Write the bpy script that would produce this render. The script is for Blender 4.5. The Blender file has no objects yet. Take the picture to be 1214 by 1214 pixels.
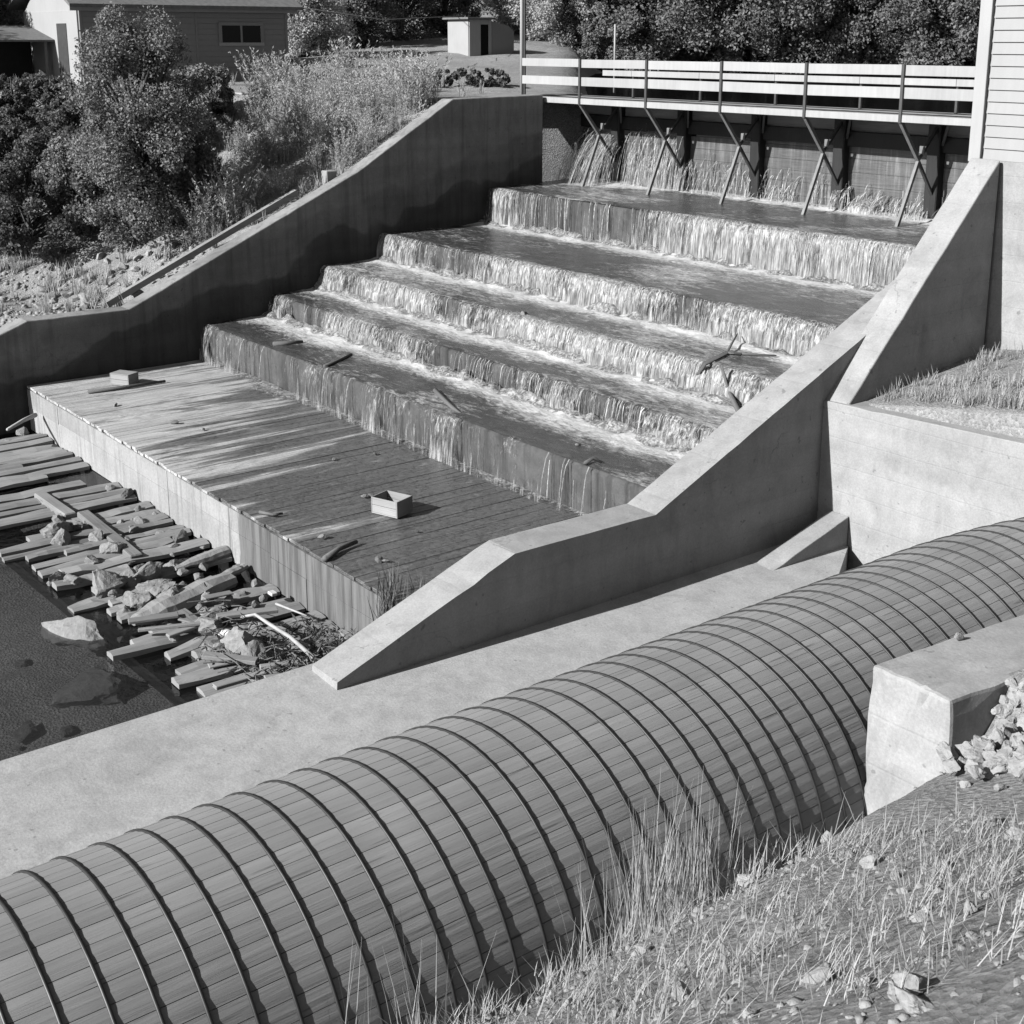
import bpy, bmesh, math, random
import numpy as np
from mathutils import Vector, Matrix, noise as mnoise
random.seed(7); RNG = np.random.default_rng(7)
R = math.radians
scene = bpy.context.scene
COL = scene.collection

# ------------------------------------------------------------------ camera
EYE = Vector((0, 0, 1.55)); FPX = 1000.0; PITCH = R(14.3055); YAW = R(37.8519)
fwd_h = Vector((-math.cos(YAW), math.sin(YAW), 0)); right = Vector((math.sin(YAW), math.cos(YAW), 0))
fwd = fwd_h * math.cos(PITCH) + Vector((0, 0, -math.sin(PITCH)))
up = right.cross(fwd)
cam_d = bpy.data.cameras.new('camera'); cam = bpy.data.objects.new('camera', cam_d); COL.objects.link(cam)
cam.matrix_world = Matrix((( right.x, up.x, -fwd.x, EYE.x), (right.y, up.y, -fwd.y, EYE.y), (right.z, up.z, -fwd.z, EYE.z), (0, 0, 0, 1)))
cam_d.sensor_width = 36; cam_d.lens = 36 * FPX / 759; cam_d.shift_x = -5 / 759; cam_d.shift_y = -95 / 759;   # the picture area inside the print's border
cam_d.lens_unit = 'MILLIMETERS'; cam_d.clip_end = 3000; cam_d.clip_start = .05
scene.camera = cam
def ray(px, py):
    return fwd * FPX + right * (px - 607) - up * (py - 607)
def onZ(px, py, z): r = ray(px, py); return EYE + r * ((z - EYE.z) / r.z)
def onX(px, py, x): r = ray(px, py); return EYE + r * (x / r.x)
def onY(px, py, y): r = ray(px, py); return EYE + r * (y / r.y)

# ------------------------------------------------------------------ sky, sun, exposure (a black and white photograph: grey light)
SUN_EL, SUN_AZ = 29.0, 8.0
to_sun = Vector((-math.sin(R(SUN_AZ)) * math.cos(R(SUN_EL)), -math.cos(R(SUN_AZ)) * math.cos(R(SUN_EL)), math.sin(R(SUN_EL))))
w = bpy.data.worlds.new('World'); scene.world = w; w.use_nodes = True
nt = w.node_tree; nt.nodes.clear()
sky = nt.nodes.new('ShaderNodeTexSky'); sky.sky_type = 'NISHITA'; sky.sun_disc = False
sky.sun_elevation = R(SUN_EL); sky.sun_rotation = math.atan2(to_sun.x, to_sun.y); sky.air_density = .85; sky.dust_density = 1.2
bw = nt.nodes.new('ShaderNodeRGBToBW'); bg = nt.nodes.new('ShaderNodeBackground'); bg.inputs[1].default_value = .05
wo = nt.nodes.new('ShaderNodeOutputWorld')
nt.links.new(sky.outputs[0], bw.inputs[0]); nt.links.new(bw.outputs[0], bg.inputs[0]); nt.links.new(bg.outputs[0], wo.inputs[0])
sd = bpy.data.lights.new('sun', 'SUN'); sd.energy = 5.0; sd.angle = R(.5); sd.color = (1, 1, 1)
so = bpy.data.objects.new('sun', sd); COL.objects.link(so)
so.rotation_euler = (-to_sun).to_track_quat('-Z', 'Y').to_euler(); so.location = (0, 0, 40)
scene.view_settings.view_transform = 'Standard'; scene.view_settings.look = 'None'
scene.view_settings.exposure = 1.4; scene.view_settings.gamma = 1.0
scene.render.engine = 'CYCLES'

# ------------------------------------------------------------------ helpers
def tag(o, label=None, cat=None, group=None, kind=None):
    if label: o['label'] = label
    if cat: o['category'] = cat
    if group: o['group'] = group
    if kind: o['kind'] = kind
    return o
def empty(name, loc, rz=0):
    o = bpy.data.objects.new(name, None); o.empty_display_size = .2; COL.objects.link(o)
    o.location = loc; o.rotation_euler = (0, 0, rz); return o
def link(name, me, mat=None, parent=None, loc=None, smooth=False):
    if mat is not None and not me.materials: me.materials.append(mat)
    if smooth: me.polygons.foreach_set('use_smooth', [True] * len(me.polygons))
    o = bpy.data.objects.new(name, me); COL.objects.link(o)
    if parent is not None: o.parent = parent
    if loc is not None: o.location = loc
    return o
def org(parent):      # world position of the parent chain (no rotation used while building)
    v = Vector((0, 0, 0))
    while parent is not None: v += parent.location; parent = parent.parent
    return v
def mk(name, verts, faces, mat, parent=None, smooth=False):
    """verts in world space; the object is placed so that its parent offset is undone"""
    off = org(parent); me = bpy.data.meshes.new(name)
    me.from_pydata([tuple(Vector(v) - off) for v in verts], [], faces); me.validate(); me.update()
    return link(name, me, mat, parent, smooth=smooth)
def frombm(name, bm, mat, parent=None, smooth=False):
    off = org(parent); bmesh.ops.translate(bm, vec=-off, verts=bm.verts)
    bmesh.ops.recalc_face_normals(bm, faces=bm.faces)
    me = bpy.data.meshes.new(name); bm.to_mesh(me); bm.free(); return link(name, me, mat, parent, smooth=smooth)
def bm_box(bm, x0, x1, y0, y1, z0, z1, bev=0.0, rot=None, piv=None):
    vs = [bm.verts.new((x, y, z)) for z in (z0, z1) for x, y in ((x0, y0), (x1, y0), (x1, y1), (x0, y1))]
    fs = [bm.faces.new([vs[i] for i in f]) for f in ((3, 2, 1, 0), (4, 5, 6, 7), (0, 1, 5, 4), (1, 2, 6, 5), (2, 3, 7, 6), (3, 0, 4, 7))]
    if rot is not None: bmesh.ops.rotate(bm, verts=vs, cent=piv, matrix=rot)
    if bev:
        es = set(e for f in fs for e in f.edges); bmesh.ops.bevel(bm, geom=list(es), offset=bev, segments=1, affect='EDGES', profile=.5)
def box(name, mat, x0, x1, y0, y1, z0, z1, parent=None, bev=.012, rot=None, piv=None):
    bm = bmesh.new(); bm_box(bm, min(x0, x1), max(x0, x1), min(y0, y1), max(y0, y1), z0, z1, bev, rot, piv)
    return frombm(name, bm, mat, parent)
def bar(name, mat, a, b, wd, ht, parent=None, upv=Vector((0, 0, 1)), bev=0.0):
    a, b = Vector(a), Vector(b); d = (b - a); L = d.length; d.normalize()
    s = d.cross(upv); s = s.normalized() if s.length > 1e-4 else Vector((1, 0, 0)); t = s.cross(d)
    bm = bmesh.new(); bm_box(bm, -wd / 2, wd / 2, 0, L, -ht / 2, ht / 2, bev)
    bmesh.ops.transform(bm, matrix=Matrix(((s.x, d.x, t.x, a.x), (s.y, d.y, t.y, a.y), (s.z, d.z, t.z, a.z), (0, 0, 0, 1))), verts=bm.verts)
    return frombm(name, bm, mat, parent)
def prism_x(name, mat, prof, x0, x1, parent=None, bev=.02):
    """prof: (y,z) polygon, extruded along X"""
    bm = bmesh.new(); n = len(prof)
    a = [bm.verts.new((x0, y, z)) for y, z in prof]; b = [bm.verts.new((x1, y, z)) for y, z in prof]
    bm.faces.new(a); bm.faces.new(b[::-1])
    for i in range(n): bm.faces.new((a[i], b[i], b[(i + 1) % n], a[(i + 1) % n]))
    if bev: chip(bm, 1, min(p[0] for p in prof), max(p[0] for p in prof), off=bev)
    return frombm(name, bm, mat, parent)
def chip(bm, axis, a, b, step=.22, off=.03, amp=.005):
    for k in range(1, int((b - a) / step)):
        co = [0, 0, 0]; co[axis] = a + k * step + random.uniform(-.03, .03); no = [0, 0, 0]; no[axis] = 1
        bmesh.ops.bisect_plane(bm, geom=bm.verts[:] + bm.edges[:] + bm.faces[:], plane_co=co, plane_no=no)
    sharp = [e for e in bm.edges if len(e.link_faces) == 2 and e.calc_face_angle(0) > .6]; vs = set(v for e in sharp for v in e.verts)
    for v in vs:
        n = mnoise.noise(v.co * 5.3) + .7 * mnoise.noise(v.co * 14.1); v.co += Vector((n, n * .5, -abs(n))) * amp
        if random.random() < .04: v.co.z -= random.uniform(.008, .02)
    bmesh.ops.bevel(bm, geom=sharp, offset=off, segments=2, affect='EDGES', profile=.5, clamp_overlap=True)
def prism_z(name, mat, poly, z0, z1f, parent=None, bev=0):
    """poly: (x,y); z1f(x,y) top height"""
    bm = bmesh.new(); n = len(poly)
    a = [bm.verts.new((x, y, z0)) for x, y in poly]; b = [bm.verts.new((x, y, z1f(x, y))) for x, y in poly]
    bm.faces.new(a[::-1]); bm.faces.new(b)
    for i in range(n): bm.faces.new((a[i], a[(i + 1) % n], b[(i + 1) % n], b[i]))
    if bev: chip(bm, 0, min(p[0] for p in poly), max(p[0] for p in poly), off=bev, amp=.004)
    return frombm(name, bm, mat, parent)
def tube_bm(bm, pts, rads, seg=7):
    rings = []; pts = [Vector(p) for p in pts]; prev = None
    for i, p in enumerate(pts):
        t = (pts[min(i + 1, len(pts) - 1)] - pts[max(i - 1, 0)]).normalized()
        s = t.cross(prev if prev is not None else (Vector((0, 0, 1)) if abs(t.z) < .9 else Vector((1, 0, 0))))
        s.normalize(); u = s.cross(t); prev = u if False else (Vector((0, 0, 1)) if abs(t.z) < .9 else Vector((1, 0, 0)))
        rings.append([bm.verts.new(p + (s * math.cos(a) + u * math.sin(a)) * rads[i]) for a in [2 * math.pi * k / seg for k in range(seg)]])
    for r0, r1 in zip(rings, rings[1:]):
        for k in range(seg): bm.faces.new((r0[k], r0[(k + 1) % seg], r1[(k + 1) % seg], r1[k]))
    bm.faces.new(rings[0][::-1]); bm.faces.new(rings[-1])
def tube(name, mat, pts, rads, parent=None, seg=7, smooth=True):
    bm = bmesh.new(); tube_bm(bm, pts, rads, seg); return frombm(name, bm, mat, parent, smooth)
def quads(name, V, mat, parent=None, smooth=False):
    """V: (n,4,3) numpy, local to parent"""
    n = len(V); me = bpy.data.meshes.new(name)
    me.vertices.add(n * 4); me.vertices.foreach_set('co', V.reshape(-1).astype('f4'))
    me.loops.add(n * 4); me.loops.foreach_set('vertex_index', np.arange(n * 4, dtype='i4'))
    me.polygons.add(n); me.polygons.foreach_set('loop_start', np.arange(0, n * 4, 4, dtype='i4'))
    me.update(calc_edges=True); return link(name, me, mat, parent, smooth=smooth)
def grid(name, P, mat, parent=None, smooth=True, attrs=None):
    """P: (n,m,3) array"""
    n, m = P.shape[:2]; me = bpy.data.meshes.new(name)
    me.vertices.add(n * m); me.vertices.foreach_set('co', P.reshape(-1).astype('f4'))
    i = np.arange(n * m).reshape(n, m); q = np.stack([i[:-1, :-1], i[1:, :-1], i[1:, 1:], i[:-1, 1:]], -1).reshape(-1, 4)
    me.loops.add(q.size); me.loops.foreach_set('vertex_index', q.reshape(-1).astype('i4'))
    me.polygons.add(len(q)); me.polygons.foreach_set('loop_start', np.arange(0, q.size, 4, dtype='i4'))
    me.update(calc_edges=True)
    for k, a in (attrs or {}).items():
        at = me.attributes.new(k, 'FLOAT', 'POINT'); at.data.foreach_set('value', a.reshape(-1).astype('f4'))
    return link(name, me, mat, parent, smooth=smooth)
def vnoise(x, y, s=0):      # smooth numpy value noise
    x = np.asarray(x, float); y = np.asarray(y, float); x, y = np.broadcast_arrays(x, y)
    xi = np.floor(x).astype(int); yi = np.floor(y).astype(int); fx = x - xi; fy = y - yi
    fx = fx * fx * (3 - 2 * fx); fy = fy * fy * (3 - 2 * fy)
    def h(a, b):
        n = (a * 374761393 + b * 668265263 + s * 982451653) & 0xffffffff
        n = ((n ^ (n >> 13)) * 1274126177) & 0xffffffff
        return ((n ^ (n >> 16)) & 0xffff) / 65535.0 * 2 - 1
    return (h(xi, yi) * (1 - fx) + h(xi + 1, yi) * fx) * (1 - fy) + (h(xi, yi + 1) * (1 - fx) + h(xi + 1, yi + 1) * fx) * fy
def fbm(x, y, s=0, o=4):
    return sum(vnoise(np.asarray(x) * 2 ** k, np.asarray(y) * 2 ** k, s + k) / 2 ** k for k in range(o)) / 1.8

# ------------------------------------------------------------------ materials (all grey)
ALB = .42      # every base colour below is scaled by this
class NT:
    def __init__(s, name):
        s.m = bpy.data.materials.new(name); s.m.use_nodes = True; s.t = s.m.node_tree; s.t.nodes.clear()
        s.o = s.n('ShaderNodeOutputMaterial')
    def n(s, typ, **kw):
        nd = s.t.nodes.new(typ)
        for k, v in kw.items():
            if k.startswith('i_'): nd.inputs[k[2:].replace('_', ' ')].default_value = v
            else: setattr(nd, k, v)
        return nd
    def l(s, a, b): s.t.links.new(a, b)
    def pos(s, scale=(1, 1, 1), obj=False):
        mp = s.n('ShaderNodeMapping'); mp.inputs['Scale'].default_value = scale
        if obj: s.l(s.n('ShaderNodeTexCoord').outputs['Object'], mp.inputs[0])
        else: s.l(s.n('ShaderNodeNewGeometry').outputs['Position'], mp.inputs[0])
        return mp.outputs[0]
    def noise(s, vec, scale, detail=5, rough=.6, dist=0):
        nd = s.n('ShaderNodeTexNoise'); nd.inputs['Scale'].default_value = scale; nd.inputs['Detail'].default_value = detail
        nd.inputs['Roughness'].default_value = rough; nd.inputs['Distortion'].default_value = dist; s.l(vec, nd.inputs['Vector']); return nd.outputs['Fac']
    def ramp(s, fac, stops):
        nd = s.n('ShaderNodeValToRGB'); e = nd.color_ramp.elements
        while len(e) < len(stops): e.new(.5)
        for el, (p, c) in zip(e, stops): el.position = p; el.color = (c, c, c, 1)
        s.l(fac, nd.inputs[0]); return nd.outputs[0]
    def math(s, op, a, b=None, clamp=False):
        nd = s.n('ShaderNodeMath', operation=op, use_clamp=clamp)
        for i, x in enumerate((a, b)):
            if x is None: continue
            if isinstance(x, (int, float)): nd.inputs[i].default_value = x
            else: s.l(x, nd.inputs[i])
        return nd.outputs[0]
    def mix(s, fac, a, b, blend='MIX'):
        nd = s.n('ShaderNodeMix', data_type='RGBA', blend_type=blend)
        for sock, x in ((nd.inputs['Factor'], fac), (nd.inputs['A'], a), (nd.inputs['B'], b)):
            if isinstance(x, (int, float)): sock.default_value = x if sock.type == 'VALUE' else (x, x, x, 1)
            else: s.l(x, sock)
        return nd.outputs['Result']
    def bump(s, h, strength=.4, dist=.02):
        nd = s.n('ShaderNodeBump'); nd.inputs['Strength'].default_value = strength; nd.inputs['Distance'].default_value = dist
        s.l(h, nd.inputs['Height']); return nd.outputs[0]
    def dim(s, col):
        return col * ALB if isinstance(col, (int, float)) else s.mix(1, col, ALB, 'MULTIPLY')
    def bsdf(s, col, rough=.8, normal=None, spec=.3, out=True):
        col = s.dim(col)
        b = s.n('ShaderNodeBsdfPrincipled')
        for k, x in (('Base Color', col), ('Roughness', rough)):
            if isinstance(x, (int, float)): b.inputs[k].default_value = (x, x, x, 1) if k == 'Base Color' else x
            else: s.l(x, b.inputs[k])
        b.inputs['Specular IOR Level'].default_value = spec
        if normal is not None: s.l(normal, b.inputs['Normal'])
        if out: s.l(b.outputs[0], s.o.inputs[0])
        return b.outputs[0]
    def sepz(s, vec):
        nd = s.n('ShaderNodeSeparateXYZ'); s.l(vec, nd.inputs[0]); return nd.outputs

def concrete(name, lo, hi, stain=.5, boards=True, wet=None):
    t = NT(name); p = t.pos()
    big = t.noise(p, .55, 6, .62, .6); mid = t.noise(p, 3.2, 6, .65); fine = t.noise(p, 38, 4, .7)
    c = t.ramp(big, [(.28, lo), (.5, (lo + hi) / 2), (.72, hi)])
    c = t.mix(.45, c, t.ramp(mid, [(.3, lo * .85), (.7, hi * 1.05)]))
    c = t.mix(.35, c, t.ramp(fine, [(.3, .25), (.7, .75)]), 'OVERLAY')
    # rain streaks running down
    st = t.noise(t.pos((2.2, 2.2, .14)), 2.0, 5, .6)
    c = t.mix(t.math('MULTIPLY', t.ramp(st, [(.48, 0), (.72, 1)]), stain * .6), c, lo * .45)
    # horizontal form-board lifts
    h = t.math('ADD', t.math('MULTIPLY', fine, .35), t.math('MULTIPLY', mid, .8))
    if boards:
        z = t.sepz(p)[2]; fr = t.math('FRACT', t.math('MULTIPLY', t.math('ADD', z, t.math('MULTIPLY', mid, .02)), 2.6))
        ln = t.ramp(fr, [(0, 0), (.035, 1), (.96, 1), (1, 0)])
        c = t.mix(.07, c, t.mix(1, c, ln, 'MULTIPLY'))
        h = t.math('ADD', h, t.math('MULTIPLY', ln, .25))
        lift = t.noise(t.pos((.25, .25, 2.6)), 1.0, 1, .5)
        c = t.mix(.25, c, t.ramp(lift, [(.35, lo * .8), (.65, hi * 1.1)]))
    vo = t.n('ShaderNodeTexVoronoi', feature='DISTANCE_TO_EDGE'); vo.inputs['Scale'].default_value = .42
    wv = t.n('ShaderNodeVectorMath', operation='ADD'); wn_ = t.n('ShaderNodeTexNoise'); wn_.inputs['Scale'].default_value = 2.2; wn_.inputs['Detail'].default_value = 5; t.l(p, wn_.inputs['Vector']); t.l(p, wv.inputs[0]); t.l(wn_.outputs['Color'], wv.inputs[1]); t.l(wv.outputs[0], vo.inputs['Vector'])
    crk = t.math('MULTIPLY', t.ramp(vo.outputs['Distance'], [(0, 1), (.008, 0)]), t.ramp(big, [(.5, 0), (.65, .5)])); c = t.mix(crk, c, lo * .35)
    bl = t.noise(t.pos((1, 1, .6)), 1.5, 7, .7, 1.0); c = t.mix(t.math('MULTIPLY', t.ramp(bl, [(.5, 0), (.68, 1)]), .42), c, lo * .62)
    pk = t.noise(p, 9, 2, .5); c = t.mix(t.ramp(pk, [(.70, 0), (.74, .55)]), c, lo * .45)
    if wet:
        y = t.sepz(p); line = t.math('ADD', t.math('MULTIPLY', y[1], wet[0]), wet[1])
        dz = t.math('SUBTRACT', t.math('ADD', y[2], t.math('MULTIPLY', t.math('SUBTRACT', t.noise(t.pos((.35, .35, .35)), 1.6, 3, .5), .5), 1.7)), line)
        wm = t.ramp(t.math('MULTIPLY_ADD' if False else 'ADD', t.math('MULTIPLY', dz, .7), .5, True), [(.3, .22), (.46, .3), (.52, .55), (.9, .66), (1, .85)])
        c = t.mix(1, c, wm, 'MULTIPLY')
    t.bsdf(c, .88, t.bump(h, .5, .018), .25); return t.m
def wood(name, lo, hi, axis='Y', obj=False, stain=0, rough=.85):
    t = NT(name); sc = {'X': (.35, 9, 9), 'Y': (9, .35, 9), 'Z': (9, 9, .35)}[axis]
    g = t.noise(t.pos(sc, obj), 2.4, 8, .68, .8); b = t.noise(t.pos(obj=obj), .9, 3, .6)
    rnd = t.n('ShaderNodeObjectInfo').outputs['Random']
    c = t.ramp(g, [(.3, lo), (.52, (lo + hi) / 2), (.7, hi)])
    c = t.mix(.5, c, t.ramp(rnd, [(0, lo * .9), (1, hi)])); c = t.mix(.3, c, t.ramp(b, [(.35, lo * .7), (.65, hi)]))
    cr = t.ramp(t.noise(t.pos(tuple(v * 2.2 for v in sc), obj), 2, 3, .5), [(.28, .35), (.36, 1)]); c = t.mix(.7, c, t.mix(1, c, cr, 'MULTIPLY'))
    t.bsdf(c, rough, t.bump(g, .6, .012), .2); return t.m
def paint(name, v, var=.06, rough=.6):
    t = NT(name); p = t.pos(); a = t.noise(p, 1.1, 5, .6); b = t.noise(t.pos((3, 3, .3)), 4, 5, .65)
    rnd = t.n('ShaderNodeObjectInfo').outputs['Random']
    c = t.mix(.5, t.ramp(a, [(.3, v - var), (.7, v + var)]), t.ramp(b, [(.3, v - var), (.7, v + var)])); c = t.mix(.25, c, t.ramp(rnd, [(0, v - var), (1, v + var)]))
    t.bsdf(c, rough, t.bump(b, .2, .005), .3); return t.m
def leaf(name, lo, hi, trans=.3):
    t = NT(name); rnd = t.n('ShaderNodeNewGeometry').outputs['Random Per Island']
    c = t.mix(.35, t.ramp(rnd, [(0, lo), (.6, (lo + hi) / 2), (1, hi)]), t.ramp(t.noise(t.pos(), 1.3, 3, .6), [(.35, lo), (.65, hi)]))
    d = t.bsdf(c, .6, None, .15, False); tr = t.n('ShaderNodeBsdfTranslucent'); t.l(t.dim(c), tr.inputs[0])
    ms = t.n('ShaderNodeMixShader'); ms.inputs[0].default_value = trans; t.l(d, ms.inputs[1]); t.l(tr.outputs[0], ms.inputs[2]); t.l(ms.outputs[0], t.o.inputs[0]); return t.m
def rockmat(name, lo, hi):
    t = NT(name); p = t.pos(); a = t.noise(p, 3, 8, .7, .4); b = t.noise(p, 17, 6, .7); v = t.n('ShaderNodeTexVoronoi', feature='DISTANCE_TO_EDGE'); v.inputs['Scale'].default_value = 3.5; t.l(p, v.inputs['Vector'])
    rnd = t.n('ShaderNodeObjectInfo').outputs['Random']
    c = t.ramp(a, [(.3, lo), (.55, (lo + hi) / 2), (.72, hi)]); c = t.mix(.4, c, t.ramp(rnd, [(0, lo), (1, hi)])); c = t.mix(.3, c, t.ramp(b, [(.3, .2), (.7, .8)]), 'OVERLAY')
    t.bsdf(c, .9, t.bump(t.math('ADD', a, t.math('MULTIPLY', b, .4)), .7, .04), .2); return t.m
def soil(name):
    t = NT(name); p = t.pos(); a = t.noise(p, .22, 6, .6, .5); b = t.noise(p, 2.2, 8, .7); f = t.noise(p, 34, 8, .8)
    v = t.n('ShaderNodeTexVoronoi'); v.inputs['Scale'].default_value = 26; t.l(p, v.inputs['Vector'])
    c = t.ramp(a, [(.32, .28), (.5, .38), (.68, .48)]); c = t.mix(.5, c, t.ramp(b, [(.3, .24), (.5, .36), (.7, .5)])); c = t.mix(.5, c, t.ramp(f, [(.28, .1), (.72, .9)]), 'OVERLAY')
    c = t.mix(.3, c, v.outputs['Color'], 'OVERLAY'); bwn = t.n('ShaderNodeRGBToBW'); t.l(c, bwn.inputs[0])
    h = t.math('ADD', t.math('ADD', b, t.math('MULTIPLY', f, .5)), t.math('MULTIPLY', v.outputs['Distance'], .5))
    t.bsdf(bwn.outputs[0], .95, t.bump(h, 1, .035), .1); return t.m
def flat(name, v, rough=.8, spec=.3):
    t = NT(name); n = t.noise(t.pos(), 6, 5, .65); t.bsdf(t.ramp(n, [(.3, v * .75), (.7, v * 1.25)]), rough, t.bump(n, .2, .01), spec); return t.m

M = dict(
    conc=concrete('concrete_pale', .36, .50, .4), conc_wet=concrete('concrete_stained', .32, .50, 1.3, wet=(.285, -8.0)),
    conc_slab=concrete('concrete_slab', .44, .60, .3, False), conc_block=concrete('concrete_block', .38, .54, .3),
    conc_step=concrete('concrete_wet_step', .05, .15, 1.6, False), conc_face=concrete('concrete_facing', .40, .6, .9, False),
    plank=None, timber=wood('weathered_timber', .22, .48, 'Y'), timber_x=wood('weathered_timber_across', .16, .44, 'X'), drift=wood('driftwood', .22, .55, 'X', True),
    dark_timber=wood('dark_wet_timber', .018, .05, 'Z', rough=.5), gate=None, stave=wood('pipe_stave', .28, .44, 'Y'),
    white=paint('white_paint', .46, .05), siding=paint('pale_siding', .37, .04), grey_shade_paint=paint('grey_shaded_siding', .30, .03), rail=paint('whitewashed_board', .46, .10, .8), deck=paint('deck_board', .44, .12, .9),
    steel=flat('dark_steel', .06, .5, .5), steel_lit=flat('lit_steel', .22, .5, .5), hoop=flat('hoop_steel', .035, .5, .4), black=flat('doorway_shade', .006, .6, .1), glass=None,  # steel_lit is the dark steel with sunlight put into its base colour
    roof=flat('grey_roofing', .2, .9), rock=rockmat('river_rock', .20, .42), rubble=rockmat('rubble_rock', .30, .52), rock_dark=rockmat('wet_rock', .12, .22), soil=soil('dusty_soil'),
    leaf_dark=leaf('leaf_dark', .10, .28), leaf_mid=leaf('leaf_mid', .16, .46), leaf_tree=leaf('leaf_tree', .16, .36), leaf_willow=leaf('leaf_willow', .5, .85, .4), grass=leaf('dry_grass', .45, .85, .4), weed=leaf('debris', .08, .30, .1),
    bark=flat('bark', .09, .9), crate=wood('crate_wood', .34, .54, 'X', True), stick=wood('stick_bark', .10, .25, 'X', True), stick_pale=flat('peeled_stick', .5, .7), paper=flat('white_scrap', .75, .7))
def glassm():
    t = NT('window_glass'); n = t.noise(t.pos(), 2.5, 2, .5); t.bsdf(.012, .25, t.bump(n, .05, .02), .15); return t.m
M['glass'] = glassm()
def plankm():      # apron boards: dry and bleached towards the front left, soaked and slimy elsewhere
    t = NT('apron_plank'); p = t.pos(); s = t.sepz(p); g = t.noise(t.pos((11, .5, 9)), 2.2, 8, .7, .5)
    rnd = t.n('ShaderNodeObjectInfo').outputs['Random']
    fine = t.noise(p, 14, 6, .75); blot = t.noise(t.pos((1, .45, 1)), 1.7, 8, .72, 1.2)
    dry = t.ramp(g, [(.3, .34), (.5, .6), (.7, .82)]); dry = t.mix(.35, dry, t.ramp(rnd, [(0, .32), (1, .78)])); dry = t.mix(t.ramp(blot, [(.5, .0), (.66, .75)]), dry, .2)
    wet = t.ramp(g, [(.3, .06), (.7, .2)]); wet = t.mix(.5, wet, t.ramp(fine, [(.35, .05), (.65, .28)])); wet = t.mix(t.ramp(t.noise(t.pos((3, .8, 1)), 2, 6, .7, .8), [(.6, 0), (.72, .7)]), wet, .42)
    pool = t.noise(t.pos((.8, .14, 1)), 1.5, 7, .66, .6)
    a = t.math('ADD', t.math('MULTIPLY', t.math('ADD', s[0], 23.0), .13), t.math('MULTIPLY', t.math('SUBTRACT', s[1], 10.8), .26))
    mk_ = t.math('ADD', t.math('ADD', a, t.math('MULTIPLY', t.math('SUBTRACT', pool, .5), 4.6)), t.math('MULTIPLY', t.math('SUBTRACT', rnd, .5), .6))
    wm = t.ramp(t.math('ADD', t.math('MULTIPLY', mk_, .7), .5, True), [(.34, 0), (.46, .7), (.7, 1)])
    gap = t.ramp(t.noise(t.pos((5.5, .16, 1)), 2.6, 4, .6), [(.36, .2), (.42, 1)])
    c = t.mix(.5, t.mix(wm, dry, wet), t.mix(1, t.mix(wm, dry, wet), gap, 'MULTIPLY')); rg = t.mix(.5, t.ramp(wm, [(0, .9), (1, .1)]), t.ramp(fine, [(.3, .3), (.7, .9)])); bwn = t.n('ShaderNodeRGBToBW'); t.l(rg, bwn.inputs[0])
    t.bsdf(c, bwn.outputs[0], t.bump(t.math('ADD', g, t.math('MULTIPLY', fine, .7)), .7, .02), .5); return t.m
M['plank'] = plankm()
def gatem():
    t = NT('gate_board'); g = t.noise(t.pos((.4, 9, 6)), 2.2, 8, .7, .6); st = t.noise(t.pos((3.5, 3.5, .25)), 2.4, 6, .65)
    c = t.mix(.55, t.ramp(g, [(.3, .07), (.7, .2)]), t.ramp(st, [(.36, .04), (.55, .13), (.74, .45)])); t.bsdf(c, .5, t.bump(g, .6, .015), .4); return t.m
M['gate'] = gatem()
def facem():       # apron facing: pale on the left, stained dark towards the right end
    t = NT('apron_facing'); p = t.pos(); s = t.sepz(p); a = t.noise(p, 1.3, 6, .65); f = t.noise(p, 26, 4, .7); st = t.noise(t.pos((3, 3, .18)), 2.3, 6, .65)
    rnd = t.n('ShaderNodeObjectInfo').outputs['Random']
    c = t.mix(.4, t.ramp(a, [(.3, .30), (.7, .50)]), t.ramp(rnd, [(0, .28), (1, .54)])); c = t.mix(.3, c, t.ramp(f, [(.3, .25), (.7, .75)]), 'OVERLAY')
    d = t.ramp(st, [(.34, .07), (.5, .15), (.72, .34)])
    m = t.math('ADD', t.math('MULTIPLY', t.math('ADD', s[0], 19.0), .55), t.math('ADD', .5, t.math('MULTIPLY', t.math('SUBTRACT', st, .5), 2.5)), True)
    c = t.mix(t.ramp(m, [(.42, 0), (.6, 1)]), c, d); c = t.mix(t.ramp(st, [(.5, 0), (.7, .6)]), c, .15)
    t.bsdf(c, .85, t.bump(t.math('ADD', a, t.math('MULTIPLY', f, .4)), .5, .015), .25); return t.m
M['face'] = facem()
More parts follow.
